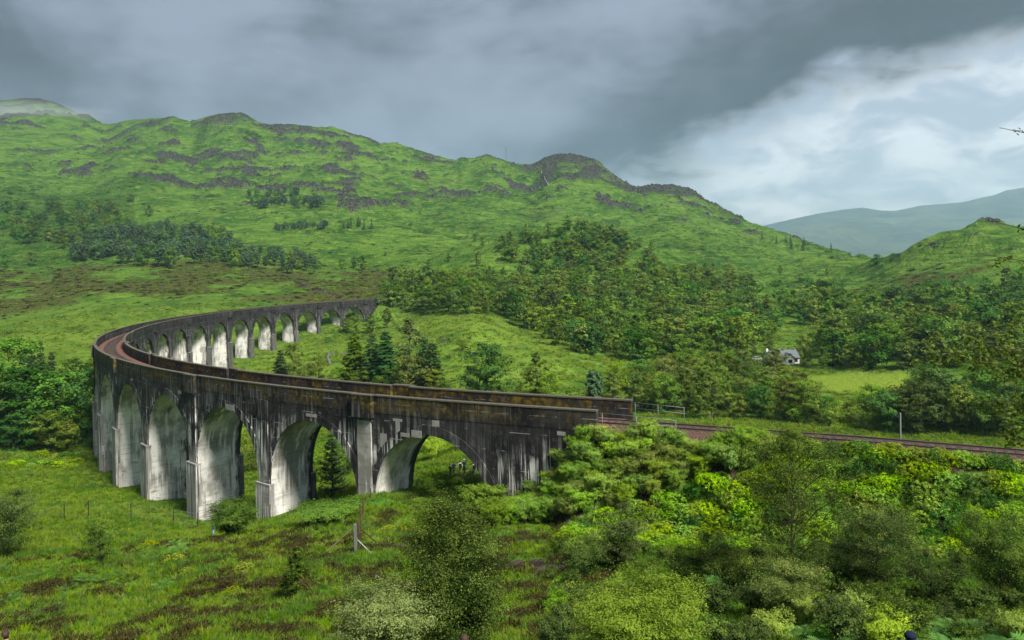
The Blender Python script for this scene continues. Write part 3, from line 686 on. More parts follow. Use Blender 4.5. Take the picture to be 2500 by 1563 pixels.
# piers
def pier(k, pale=False):
    s = k*SP; zt = ztop(s)-HC-SPAN+.125
    g = min(gz(*axis(s, 2.5)), gz(*axis(s, -2.5)), gz(*axis(s, 0)))-1.2
    H = zt-g; bt = .018*H
    b = VB(); V = []; F = []; M = []
    nz = max(3, int(H/2.5))
    for i in range(nz+1):
        f = i/nz; z = zt-.002-(H-.002)*f; hs = PIER-.004+bt*f; ht = HW+bt*.7*f
        V += [(s-hs, -ht, z), (s-hs, 0, z), (s-hs, ht, z), (s+hs, ht, z), (s+hs, 0, z), (s+hs, -ht, z)]
    for i in range(nz):
        for q in range(6):
            F.append((6*i+q, 6*i+6+q, 6*i+6+(q+1) % 6, 6*i+(q+1) % 6)); M.append(1 if q in (0, 1, 3, 4) else 0)
    b.add((V, F, M)); p = b.build('pier', [M_OUT, M_IN], viaduct)
    zl = ztop(s)-12.1
    if zl-g > 4:
        for sg in (1, -1):                    # stepped buttress below the ledge
            hs = PIER+.12; f = (zt-zl)/H; tb = HW+bt*.7+.34
            t0, t1 = (HW-.3, tb) if sg > 0 else (-tb, -HW+.3)
            VB().add(vbox((s-hs, t0, g), (s+hs, t1, zl-.25), 2)).build('buttress', [M_OUT], p)
            VB().add(vbox((s-hs-.03, t0-.03, zl-.247), (s+hs+.03, t1+.03, zl-.1), 2)).build('ledge', [M_LEDGE], p)
    for sg in (1, -1):                        # pilaster strip on the spandrel above the pier
        t0, t1 = (HW-.1, HW+.16) if sg > 0 else (-HW-.16, -HW+.1)
        top = ztop(s)+(Z_PAR-.60 if (k-.5) % 2 < .1 else Z_PAR-.02)
        bot = zl+.003 if zl-g > 4 else g
        VB().add(vbox((s-1.02, t0, bot), (s+1.02, t1, top), 2)).build('pilaster', [M_IN if (pale and sg > 0) else M_OUT], p)
for i in range(20): pier(i+.5, pale=(i == 0))
# abutments
def abut(sa, sb, zb, name='abutment'):
    b = VB(); n = 8
    V = []; F = []; M = []
    for i in range(n+1):
        s = sa+(sb-sa)*i/n; top = ztop(s)+Z_PAR
        for t in (-HW, HW): V += [(s, t, zb), (s, t, (zb+top)/2), (s, t, top)]
    for i in range(n):
        for r_ in range(2):
            a = 6*i+r_; F += [(a, a+1, a+7, a+6), (a+3, a+9, a+10, a+4)]; M += [0, 0]
        a = 6*i; F.append((a+2, a+5, a+11, a+8)); M.append(0)
    F += [(0, 3, 4, 1), (1, 4, 5, 2)]; M += [1, 1]; e = 6*n; F += [(e, e+1, e+4, e+3), (e+1, e+2, e+5, e+4)]; M += [1, 1]
    b.add((V, F, M)); return b.build(name, [M_OUT, M_IN], viaduct, lich_o)
ab = abut(S_END_I, -SP/2-.001, 12.0); abut(20.5*SP+.001, S_FAR, 4.0)
VB().add(vbox((-SP/2-.6, HW-.4, 13), (-SP/2+.75, HW+.13, 18.4), 1)).build('abutment_foot', [M_PALE], ab)
# pale mortar repairs
def patch(k, ds, dz, w_, h_, par, t=None, mat=M_PATCH):
    s = k*SP+ds; z = ztop(s)-dz; tt = HW+.095 if t is None else t
    VB().add(vbox((s-w_/2, tt, z-h_), (s+w_/2, tt+.025, z), 1)).build('mortar_repair', [mat], par)
A0 = spans[0]
for (ds, dz, w_, h_) in [(4.15, 2.35, 1.25, .28), (4.15, 2.64, .55, 1.7), (6.2, 4.1, .95, 1.5), (1.55, 3.35, 1.35, .75), (3.1, 3.75, 1.15, .42), (-.9, 2.15, .9, .62)]:
    patch(0, ds, dz, w_, h_, A0, HW+.012 if dz < 3.3 or ds > 5 else None)
patch(-.5, -6.2, 2.2, .85, .36, ab, HW+.012)
patch(2, -1.5, 3.2, 2.0, .75, spans[2], HW+.1); patch(4, -2.3, 2.6, 1.2, .3, spans[4], HW+.012); patch(1, -.4, 2.9, 1.9, .35, spans[1], HW+.1)
patch(3, -4.9, 2.6, 1.2, .5, spans[3], HW+.012); patch(8, 2.0, 2.6, 1.0, .35, spans[8], HW+.012)

# ---------------------------------------------------------------- railway
M_BALLAST = None
def ballast_mat(c0=(0.085, 0.036, 0.026), c1=(0.25, 0.125, 0.098)):
    m, t, out = new_mat('red_ballast'); pos = t.add('ShaderNodeNewGeometry').outputs['Position']
    v = t.add('ShaderNodeTexVoronoi', {'Vector': pos, 'Scale': 9.0}); n = t.noise(pos, 1.3, 4, .6)
    c = t.mix(t.ramp(v.outputs['Color'], 0, 1), c0, c1); c = t.mix(t.ramp(n, .4, .7, 0, .6), c, (0.075, 0.052, 0.046))
    bsdf(t, out, c, .95, .15, bump=v.outputs['Distance'], bstr=.8, bdist=.08); return m
M_BALLAST = ballast_mat()
M_SHOULDER = ballast_mat((0.050, 0.028, 0.022), (0.150, 0.085, 0.066))
M_RAIL = plain('rusty_rail', (0.060, 0.042, 0.036), .5, .4, .5, .3, 3)
M_RAILTOP = plain('rail_head', (0.20, 0.19, 0.185), .35, .5, .9, .1, 3)
M_SLEEPER = plain('dark_sleeper', (0.050, 0.040, 0.034), .9, .15, 0, .35, 3)
track = thing('railway_track', 'single curved railway track on reddish ballast running over the viaduct', 'railway track')
def strip(name, prof, sa, sb, ds, mat, parent, smooth=False):
    """profile (t, z below the parapet top) swept along the line"""
    n = int((sb-sa)/ds); ss = np.linspace(sa, sb, n+1); k = len(prof); V = np.zeros((n+1, k, 3))
    for i, (t_, z_) in enumerate(prof):
        X, Y = axis_np(ss, np.full(n+1, t_)); V[:, i] = np.stack([X, Y, 30+GRADE*np.maximum(ss, -40)+z_], 1)
    F = grid_faces(n+1, k)[:, ::-1]
    return obj(name, mesh_np(name, V.reshape(-1, 3), F, [mat], smooth=smooth), parent)
SA, SB = -5.6*SP, 23*SP
bal = strip('ballast', [(-2.62, -1.98), (-2.55, -1.86), (-1.7, -1.70), (1.7, -1.70), (2.55, -1.86), (2.62, -1.98)], S_END_I+.3, S_FAR, 1.2, M_BALLAST, track)
strip('ballast_shoulder', [(-3.0, -2.4), (-2.3, -1.92), (-1.6, -1.70), (1.6, -1.70), (2.3, -1.92), (3.0, -2.4)], SA, S_END_I+.3, 1.2, M_SHOULDER, track)
for sg in (-.7525, .7525):
    rl = strip('rail', [(sg-.07, -1.69), (sg-.035, -1.66), (sg-.035, -1.553), (sg+.035, -1.553), (sg+.035, -1.66), (sg+.07, -1.69)], SA, SB, 1.1, M_RAIL, track)
    strip('rail_head', [(sg-.036, -1.575), (sg-.034, -1.548), (sg+.034, -1.548), (sg+.036, -1.575)], SA, SB, 1.1, M_RAILTOP, rl)
sl = MB().box((-.13, -1.25, -.12), (.13, 1.25, .0), 0).mesh('sleeper', M_SLEEPER)
_ns = 0
for s in np.arange(SA, 11.2*SP, .74):
    if not (s < -1.0*SP or 2.6*SP < s): continue
    if _ns >= 295: break
    x, y = axis(s); x2, y2 = axis(s, 1.0); o = obj('sleeper', sl, track, (x, y, ztop(s)-1.672)); o.rotation_euler = (0, 0, math.atan2(y2-y, x2-x)-math.pi/2); _ns += 1

# ================================================================ PLANTS
def leaf_quads(P, L, Wd, rng, up=0.35, droop=0.0, along=None, out=None):
    """diamond leaves at points P; L, Wd length and width"""
    n = len(P); nrm = rng.normal(size=(n, 3)); nrm[:, 2] = np.abs(nrm[:, 2])+up
    if out is not None: nrm = nrm*.62+out*1.15
    nrm /= np.linalg.norm(nrm, axis=1)[:, None]
    a = rng.normal(size=(n, 3)) if along is None else along+rng.normal(size=(n, 3))*.35
    a[:, 2] -= droop; a -= nrm*(a*nrm).sum(1)[:, None]; a /= np.linalg.norm(a, axis=1)[:, None]+1e-9
    b = np.cross(nrm, a); s = rng.uniform(.7, 1.3, n)[:, None]
    V = np.stack([P-a*L*s/2, P-b*Wd*s/2+nrm*Wd*.12, P+a*L*s/2, P+b*Wd*s/2+nrm*Wd*.12], 1).reshape(-1, 3)
    return V, np.arange(4*n).reshape(-1, 4)
def crown_mesh(name, P, tint, L, Wd, rng, mat, **k):
    V, F = leaf_quads(P, L, Wd, rng, **k)
    return mesh_np(name, V, F, [mat], None, {'tint': np.repeat(np.clip(tint, 0, 1), 4)})
def join(name, parts):
    """parts: list of meshes -> one mesh keeping materials and the tint attribute"""
    V = []; F3 = []; F4 = []; T = []; mats = []; m3 = []; m4 = []; off = 0
    for me in parts:
        v = np.zeros(len(me.vertices)*3, np.float32); me.vertices.foreach_get('co', v); V.append(v.reshape(-1, 3))
        a = me.attributes.get('tint'); tt = np.full(len(me.vertices), .5, np.float32)
        if a: a.data.foreach_get('value', tt)
        T.append(tt)
        mi = len(mats); mats.append(me.materials[0])
        for p in me.polygons:
            vs = [i+off for i in p.vertices]
            for j in range(2, len(vs)) if len(vs) != 4 else ():
                F3.append((vs[0], vs[j-1], vs[j])); m3.append(mi)
            if len(vs) == 4: F4.append(vs); m4.append(mi)
        off += len(me.vertices)
    F = [np.array(F4, np.int32)]+([np.array(F3, np.int32)] if F3 else [])
    return mesh_np(name, np.concatenate(V), F, mats, m4+m3, {'tint': np.concatenate(T)})

M_BARK = plain('dark_bark', (0.045, 0.038, 0.032), .95, .1, 0, .5, 6)
M_BIRCHBARK = plain('birch_bark', (0.11, 0.10, 0.092), .9, .15, 0, .7, 9)
LEAF = {
 'birch': leaf_mat('birch_leaf', (0.048, 0.112, 0.016), (0.235, 0.355, 0.055), .35, vary=.42),
 'birch_l': leaf_mat('light_birch_leaf', (0.048, 0.108, 0.015), (0.215, 0.315, 0.052), .36),
 'olive_l': leaf_mat('light_olive_leaf', (0.052, 0.102, 0.015), (0.220, 0.285, 0.052), .33),
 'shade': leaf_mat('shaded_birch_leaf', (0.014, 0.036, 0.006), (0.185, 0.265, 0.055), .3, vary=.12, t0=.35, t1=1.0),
 'dark': leaf_mat('dark_leaf', (0.024, 0.076, 0.014), (0.112, 0.235, 0.038), .28, vary=.42),
 'olive': leaf_mat('olive_leaf', (0.050, 0.106, 0.015), (0.225, 0.320, 0.052), .3, vary=.42),
 'fresh': leaf_mat('fresh_leaf', (0.055, 0.128, 0.016), (0.205, 0.310, 0.042), .38),
 'pale': leaf_mat('pale_leaf', (0.070, 0.120, 0.030), (0.290, 0.360, 0.120), .35, vary=.15),
 'spruce': leaf_mat('spruce_needle', (0.014, 0.048, 0.012), (0.055, 0.125, 0.032), .12, .7),
 'pine': leaf_mat('pine_needle', (0.022, 0.056, 0.026), (0.085, 0.145, 0.068), .12, .7),
 'rhodo': leaf_mat('rhododendron_leaf', (0.075, 0.185, 0.013), (0.350, 0.540, 0.034), .38, .5, .12),
 'willow': leaf_mat('willow_leaf', (0.095, 0.205, 0.026), (0.340, 0.480, 0.075), .38),
 'yellow': leaf_mat('yellow_leaf', (0.120, 0.190, 0.012), (0.420, 0.440, 0.030), .35, vary=.1),
 'sapling': leaf_mat('grey_green_leaf', (0.040, 0.085, 0.018), (0.150, 0.220, 0.050), .35, vary=.15),
}
def env_birch(f): return np.clip(np.sin(np.pi*np.clip(f, 0, 1)**.75), 0, 1)**.75*(1-.25*f)
def env_round(f): return np.sqrt(np.clip(1-(2*np.clip(f, 0, 1)-1)**2, 0, 1))
def env_shrub(f): return np.sqrt(np.clip(1-f**2, 0, 1))*(.75+.25*np.minimum(f*4, 1))
def plant(seed, h, wd, nleaf, L, mat, bark=None, env=env_birch, base=.14, limbs=22, twigs=5, stems=1, rise=.7, asp=.62, sig=.06, lean=(0, 0), droop=0.0, inner=.35, trunk_r=.016, up=.35, spread=1.0, low=0, fluff=True):
    """trunk(s) with limbs and twigs and leaves gathered round the twigs; returns (wood, crown) meshes of a plant h high"""
    rng = np.random.default_rng(seed); wood = MB(); cl = []; ct = []
    for st in range(stems):
        sa = rng.uniform(0, 2*np.pi); so = 0 if stems == 1 else rng.uniform(.12, .42)*wd*spread
        topx = math.cos(sa)*so+lean[0]*h; topy = math.sin(sa)*so+lean[1]*h; hh = h*(1 if st == 0 else rng.uniform(.72, .98))
        n = 7; wob = rng.normal(size=(n, 2))*.014*h; wob[0] = 0
        tp = [Vector((topx*(i/(n-1))**1.15+wob[i, 0], topy*(i/(n-1))**1.15+wob[i, 1], hh*i/(n-1)-.15*(i == 0))) for i in range(n)]
        wood.tube(tp, [trunk_r*h*(1-.86*i/(n-1)) for i in range(n)], 5 if low else 6, cap=False)
        nl = max(4, int(limbs/stems**.6))
        for i in range(nl):
            f = base+(1-base)*((i+rng.uniform(.1, .9))/nl); fe = (f-base)/(1-base)
            R_ = wd/2*env(fe)*rng.uniform(.62, 1.12)
            if R_ < .03*wd: R_ = .05*wd
            q = f*(n-1); j = min(int(q), n-2); p0 = tp[j].lerp(tp[j+1], q-j)
            aa = i*2.39996+rng.uniform(-.5, .5)+sa
            rz_ = rise*R_*rng.uniform(.6, 1.3)*(1-.35*fe)
            p1 = p0+Vector((math.cos(aa)*R_*.5, math.sin(aa)*R_*.5, rz_*.62)); p2 = p0+Vector((math.cos(aa)*R_, math.sin(aa)*R_, rz_-droop*R_))
            p2.z = min(p2.z, h*1.02); p1.z = min(p1.z, h)
            if not low: wood.tube([p0, p1, p2], [trunk_r*h*.34*(1-.6*fe), trunk_r*h*.2, trunk_r*h*.06], 4, cap=False)
            lt = rng.normal()*.16
            for u in np.linspace(inner, 1.0, 4 if low else 5):
                c = (p0*(1-u)**2+p1*2*u*(1-u)+p2*u*u); cl.append(c); ct.append(lt)
            for tw in range(twigs):
                u = rng.uniform(.35, 1); c = (p0*(1-u)**2+p1*2*u*(1-u)+p2*u*u); d = rng.normal(size=3); d[2] = abs(d[2])*.6-droop; d /= np.linalg.norm(d)
                e = c+Vector(d)*(R_*rng.uniform(.22, .5)); e.z = min(e.z, h*1.03)
                if not low and tw < 3: wood.tube([c, e], [trunk_r*h*.09, trunk_r*h*.03], 3, cap=False)
                tt = lt+rng.normal()*.12
                for u2 in (.5, 1.0): cl.append(c.lerp(e, u2)); ct.append(tt)
        cl.append(tp[-1]); ct.append(.2)
    C = np.array([tuple(c) for c in cl]); T = np.array(ct)
    k = rng.integers(0, len(C), nleaf); P = C[k]+rng.normal(size=(nleaf, 3))*sig*np.array([wd, wd, .8*wd])
    P[:, 2] = np.maximum(P[:, 2], .04*h)
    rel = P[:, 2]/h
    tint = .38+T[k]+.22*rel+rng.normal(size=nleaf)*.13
    wm = wood.mesh('trunk', bark or M_BIRCHBARK, True)
    cc = P-np.array([lean[0]*h*.5, lean[1]*h*.5, (base*.5+.38)*h]); cc /= np.array([wd/2, wd/2, h*.5]); cc /= np.maximum(np.linalg.norm(cc, axis=1), .35)[:, None]
    cm = crown_mesh('crown', P, tint, L, L*asp, rng, mat, up=up, droop=droop, out=cc if fluff else None)
    return wm, cm
def conifer(seed, h, wd, nleaf, L, mat, kind='spruce', low=0):
    rng = np.random.default_rng(seed); wood = MB(); P = []; A = []; T = []
    wood.tube([(0, 0, -.2), (rng.normal()*.01*h, 0, h*.5), (0, 0, h)], [.017*h, .011*h, .002*h], 6, cap=False)
    nw = 20 if kind == 'spruce' else 12
    if kind == 'pine': f0, f1 = .28, 1.0
    else: f0, f1 = .05, 1.0
    for i in range(nw):
        f = f0+(f1-f0)*(i+rng.uniform(0, .6))/nw
        if kind == 'spruce': R_ = wd/2*((1-f)**.85*.95+.03)*rng.uniform(.78, 1.12)
        elif kind == 'young': R_ = wd/2*((1-f)**.7)*rng.uniform(.8, 1.1)
        else: R_ = wd/2*env_round(np.array(.12+.82*(f-f0)/(f1-f0)))*rng.uniform(.6, 1.15)
        nb = 9 if kind == 'spruce' else 6
        for b in range(nb):
            aa = b*2*math.pi/nb+i*.9+rng.uniform(-.3, .3); d = np.array([math.cos(aa), math.sin(aa), 0]); r_ = R_*rng.uniform(.75, 1.1)
            dz = {'spruce': -.22, 'young': .42, 'pine': .22}[kind]*r_*(1 if f < .8 else .2)
            p0 = np.array([0, 0, f*h]); p1 = p0+d*r_+np.array([0, 0, dz])
            if not low: wood.tube([p0, (p0+p1)/2+np.array([0, 0, -.04*r_]), p1], [.005*h*(1-f)+.004, .004*h*(1-f)+.003, .002], 3, cap=False)
            m = max(2, int(nleaf/(nw*nb)*(.35+1.3*r_/(wd/2)))); u = rng.uniform(.12, 1.0, m)**.75
            side = np.cross(d, [0, 0, 1.]); off = rng.normal(size=m)*.16*r_*(1.1-u)
            pts = p0+(p1-p0)*u[:, None]+side*off[:, None]+rng.normal(size=(m, 3))*(.045*wd if kind == 'pine' else .018*wd)
            P.append(pts); A.append(np.tile(d, (m, 1))+side*np.sign(off)[:, None]*.7); T.append(.35+.25*u+rng.normal()*.1+rng.normal(size=m)*.12+(.1*f))
    P = np.concatenate(P); A = np.concatenate(A); T = np.concatenate(T)
    P[:, 2] = np.clip(P[:, 2], .03*h, h*1.02)
    oo = P*np.array([1, 1, 0]); oo /= np.maximum(np.linalg.norm(oo, axis=1), .02*wd)[:, None]; oo[:, 2] += .55
    cm = crown_mesh('crown', P, T, L, L*(.34 if kind != 'pine' else .5), rng, mat, up=.6, droop=.35 if kind == 'spruce' else -.2, along=A, out=oo)
    return wood.mesh('trunk', M_BARK, True), cm
def rhodo(seed, mat, nros=190, flower=None):
    """dome of leaf rosettes, radius 1"""
    rng = np.random.default_rng(seed); P = []; A = []; T = []
    lob = rng.normal(size=(6, 3)); lob[:, 2] = np.abs(lob[:, 2]); lob /= np.linalg.norm(lob, axis=1)[:, None]
    for i in range(nros):
        d = rng.normal(size=3); d[2] = abs(d[2])*1.1; d /= np.linalg.norm(d)
        r_ = .78+.25*np.max(lob@d)**6+rng.normal()*.07
        if i % 4 == 0: r_ *= rng.uniform(.55, .85)
        c = d*r_*np.array([1, 1, .85]); tt = .42+rng.normal()*.2+.25*d[2]
        for q in range(7):
            a = rng.normal(size=3); a -= d*(a@d); a /= np.linalg.norm(a); a = a+d*.35
            P.append(c+a*.075); A.append(a); T.append(tt+rng.normal()*.08)
    P = np.array(P); A = np.array(A)
    n = len(P); L = .17; V, F = leaf_quads(P, L, .06, rng, up=.5, along=A*3)
    return mesh_np('rhododendron_bush', V, F, [mat], None, {'tint': np.repeat(np.clip(T, 0, 1), 4)})
def dup(root_meshes, name, loc, rz, sc, label, cat, group=None, parts=('trunk', 'crown')):
    t = thing(name, label, cat, loc, rz, group); t.scale = sc if hasattr(sc, '__len__') else (sc,)*3
    for pn, me in zip(parts, root_meshes): obj(pn, me, t)
    return t

# ---- stock, built once, height 1 scaled to size
FAR = {'birch_tree': [join('birch_tree', plant(100+i, 1, .66, 900, .066, LEAF['birch'], limbs=15, twigs=5, low=1, sig=.042, base=.06, asp=.8)) for i in range(4)],
       'olive_tree_far': [join('alder_tree', plant(120+i, 1, .80, 1000, .068, LEAF['olive'], M_BARK, env_round, base=.05, limbs=16, twigs=5, low=1, sig=.044, asp=.8)) for i in range(3)],
       'dark_tree_far': [join('oak_tree', plant(140+i, 1, .92, 1100, .068, LEAF['dark'], M_BARK, env_round, base=.02, limbs=18, twigs=5, low=1, sig=.044, asp=.8)) for i in range(4)],
       'pine_tree': [join('pine_tree', conifer(160+i, 1, .5, 620, .085, LEAF['pine'], 'pine', 1)) for i in range(4)],
       'spruce_tree': [join('spruce_tree', conifer(170+i, 1, .42, 680, .08, LEAF['spruce'], 'spruce', 1)) for i in range(3)],
       'hazel_far': [join('hazel_tree', plant(150+i, 1, .82, 1000, .068, LEAF['fresh'], M_BARK, env_round, base=.03, limbs=16, twigs=5, low=1, sig=.044, asp=.8)) for i in range(3)],
       'bush': [join('bush', plant(180+i, 1, 1.3, 420, .10, LEAF['dark'], M_BARK, env_shrub, base=.05, limbs=12, twigs=3, stems=3, low=1, sig=.07)) for i in range(3)]}
MID = {'birch': [plant(200+i, 1, .60, 3600, .036, LEAF['birch_l'], limbs=24, twigs=8, sig=.030, base=.08) for i in range(4)],
       'olive': [plant(210+i, 1, .74, 4000, .038, LEAF['olive_l'], M_BARK, env_round, base=.05, limbs=22, twigs=8, sig=.030) for i in range(3)],
       'dark': [plant(220+i, 1, .88, 4600, .040, LEAF['dark'], M_BARK, env_round, base=.02, limbs=26, twigs=8, sig=.030) for i in range(3)],
       'fresh': [plant(230+i, 1, .84, 3800, .038, LEAF['fresh'], M_BARK, env_round, base=.03, limbs=24, twigs=8, sig=.030) for i in range(3)],
       'pale': [plant(240+i, 1, .62, 2600, .038, LEAF['pale'], M_BARK, env_birch, base=.1, limbs=24, twigs=8, lean=(-.10, 0), sig=.032) for i in range(2)],
       'willow': [plant(250+i, 1, 1.05, 2400, .042, LEAF['willow'], M_BARK, env_shrub, base=.04, limbs=26, twigs=8, stems=4, sig=.032) for i in range(3)],
       'spruce': [conifer(260+i, 1, .42, 5200, .050, LEAF['spruce'], 'spruce') for i in range(3)],
       'larch': [conifer(270+i, 1, .46, 4600, .05, LEAF['fresh'], 'spruce') for i in range(1)],
       'pine': [conifer(280+i, 1, .5, 2600, .06, LEAF['pine'], 'pine') for i in range(2)],
       'young_pine': [conifer(290, 1, .66, 2600, .05, LEAF['pine'], 'young')]}
prng = random.Random(5)
COUNT = {}
def inpoly(x, y, poly):
    c = False; n = len(poly)
    for i in range(n):
        x1, y1 = poly[i]; x2, y2 = poly[(i+1) % n]
        if (y1 > y) != (y2 > y) and x < (x2-x1)*(y-y1)/(y2-y1)+x1: c = not c
    return c
def scatter_poly(poly, n, hr, sep=.62, tries=30, ymin=100, avoid=None):
    """base points of trees inside a photograph polygon, kept apart by a share of the tree's own size"""
    xs = [p[0] for p in poly]; ys = [p[1] for p in poly]; out = []
    for _ in range(n*tries):
        if len(out) >= n: break
        x = prng.uniform(min(xs), max(xs)); y = prng.uniform(min(ys), max(ys))
        if not inpoly(x, y, poly): continue
        H = hit(x, y, ymin); h = prng.uniform(*hr); pxh = h*FPX/H.y
        if avoid and avoid(x, y): continue
        if any(((x-a)/(pxh*.62))**2+((y-b)/(pxh*.42))**2 < sep**2 for a, b, _, _ in out): continue
        out.append((x, y, H, h))
    return out
def sub_zone(x, y, poly):
    xs = [a for a, b in poly]; ys = [b for a, b in poly]; u = (x-min(xs))/(max(xs)-min(xs)+1e-6); w_ = (y-min(ys))/(max(ys)-min(ys)+1e-6)
    return ('left' if u < .33 else 'middle' if u < .67 else 'right')+(' back' if w_ < .4 else ' front' if w_ > .68 else ' centre')
def far_wood(poly, n, hr, mix, label, group, sep=.62, ymin=100, avoid=None, sink=.04):
    for x, y, H, h in scatter_poly(poly, n, hr, sep, 30, ymin, avoid):
        kind = prng.choices([m[0] for m in mix], [m[1] for m in mix])[0]
        name, cat, adj = {'birch_tree': ('birch_tree', 'birch', 'light green airy birch'), 'olive_tree_far': ('alder_tree', 'alder', 'olive green rounded alder'), 'dark_tree_far': ('oak_tree', 'oak', 'dark green broad oak'), 'pine_tree': ('pine_tree', 'pine', 'blue green pine'), 'spruce_tree': ('spruce_tree', 'spruce', 'dark pointed spruce'), 'bush': ('bush', 'bush', 'low dark bush'), 'hazel_far': ('hazel_tree', 'hazel', 'bright green leafy hazel')}[kind]
        if COUNT.get(name, 0) >= 299: continue
        COUNT[name] = COUNT.get(name, 0)+1
        o = obj(name, prng.choice(FAR[kind]), None, (H.x, H.y, H.z-sink*h), (0, 0, prng.uniform(0, 6.28)))
        k = h*(.45 if kind == 'bush' else 1); o.scale = (k*prng.uniform(.9, 1.3), k*prng.uniform(.9, 1.3), k)
        z_ = sub_zone(x, y, poly); tag(o, adj+' '+label+', '+z_, cat, cat+' trees '+group+', '+z_ if cat != 'bush' else 'bushes '+group+', '+z_)
# left hillside: birches, then the pine plantation
far_wood([(0, 505), (110, 508), (270, 505), (330, 545), (300, 590), (180, 615), (90, 600), (0, 600)], 85, (9, 14), [('dark_tree_far', 5), ('olive_tree_far', 2), ('birch_tree', 2)], 'on the far left slope', 'on the left hillside')
far_wood([(170, 600), (330, 570), (480, 570), (560, 600), (590, 640), (430, 655), (330, 650), (175, 640)], 105, (11, 17), [('pine_tree', 8), ('dark_tree_far', 1)], 'in the plantation above the moor', 'in the plantation above the moor', .5)
far_wood([(560, 615), (690, 625), (790, 655), (780, 672), (640, 668), (560, 650)], 34, (8, 13), [('pine_tree', 6), ('olive_tree_far', 2)], 'at the right end of the plantation', 'at the right end of the plantation', .5)
far_wood([(610, 497), (720, 492), (800, 500), (800, 510), (640, 512)], 26, (11, 16), [('pine_tree', 5), ('dark_tree_far', 2)], 'in the upper row on the open slope', 'in the upper row on the open slope', .45)
far_wood([(600, 470), (730, 468), (730, 482), (600, 486)], 12, (8, 12), [('pine_tree', 3)], 'in the thin line below the crags', 'in the thin line below the crags', .45)
far_wood([(655, 560), (800, 553), (800, 562), (655, 566)], 30, (6, 9), [('pine_tree', 3)], 'in the thin plantation strip on the slope', 'in the thin strip on the slope', .4)
far_wood([(835, 550), (880, 548), (920, 560), (835, 560)], 9, (8, 13), [('spruce_tree', 4)], 'in the small clump on the slope', 'in the small clump on the slope', .45)
# main wood right of the far viaduct end
clear = lambda x, y: (1830 < x < 2010 and 845 < y < 930) or (1900 < x < 2020 and 795 < y < 835) or (1640 < x < 1800 and 880 < y < 915)
far_wood([(935, 720), (1060, 712), (1330, 705), (1440, 700), (1330, 745), (1180, 770), (1060, 765), (950, 760)], 95, (8, 11), [('dark_tree_far', 3), ('birch_tree', 4), ('olive_tree_far', 2), ('hazel_far', 4)], 'beside the far end of the viaduct', 'beside the far end of the viaduct', .40)
far_wood([(1200, 765), (1330, 740), (1480, 715), (1700, 720), (1850, 740), (1900, 800), (1870, 850), (1700, 880), (1600, 890), (1480, 875), (1340, 850), (1260, 800)], 225, (7, 15), [('olive_tree_far', 4), ('dark_tree_far', 3), ('birch_tree', 5), ('hazel_far', 3)], 'in the main wood left of the cottage', 'in the main wood', .38, avoid=clear)
far_wood([(1880, 740), (2080, 740), (2300, 760), (2500, 770), (2500, 890), (2250, 905), (2030, 900), (1960, 870), (1960, 800)], 175, (7, 15), [('olive_tree_far', 4), ('dark_tree_far', 5), ('birch_tree', 3), ('hazel_far', 2)], 'in the wood right of the cottage', 'in the wood right of the cottage', .38, avoid=clear)
far_wood([(1480, 700), (1600, 660), (1700, 655), (1830, 690), (1850, 730), (1700, 715)], 75, (6, 13), [('olive_tree_far', 4), ('dark_tree_far', 2), ('birch_tree', 3), ('hazel_far', 2)], 'on the upper edge of the main wood', 'on the upper edge of the main wood', .42)
far_wood([(1950, 680), (2000, 660), (2080, 700), (2090, 740), (1940, 725)], 11, (6, 9), [('dark_tree_far', 2), ('birch_tree', 2)], 'in the gap between the two hills', 'in the gap between the hills', .6)
far_wood([(2200, 720), (2400, 700), (2500, 740), (2500, 790), (2230, 770)], 34, (7, 10), [('dark_tree_far', 6), ('olive_tree_far', 2)], 'on the foot of the right hand hill', 'on the foot of the right hill', .5)
far_wood([(2440, 700), (2500, 690), (2500, 760), (2450, 760)], 7, (9, 13), [('dark_tree_far', 2), ('birch_tree', 1)], 'at the right edge of the picture', 'at the right edge', .5)
# wooded knoll
far_wood([(1215, 605), (1290, 572), (1400, 556), (1500, 570), (1590, 610), (1600, 660), (1480, 690), (1330, 690), (1215, 640)], 140, (6, 12), [('olive_tree_far', 4), ('dark_tree_far', 4), ('birch_tree', 2), ('hazel_far', 3)], 'on the wooded knoll', 'on the wooded knoll', .42)
far_wood([(960, 700), (1060, 690), (1300, 690), (1480, 690), (1480, 712), (1100, 712), (960, 715)], 75, (9, 13), [('dark_tree_far', 4), ('olive_tree_far', 3), ('birch_tree', 2), ('hazel_far', 2)], 'at the foot of the wooded knoll', 'at the foot of the knoll', .5)
far_wood([(1790, 552), (1900, 580), (2000, 605), (2110, 632), (2150, 645), (2050, 640), (1950, 615), (1850, 590)], 70, (8, 13), [('dark_tree_far', 6), ('bush', 2), ('spruce_tree', 1)], 'on the tail of the main ridge', 'on the tail of the main ridge', .45)
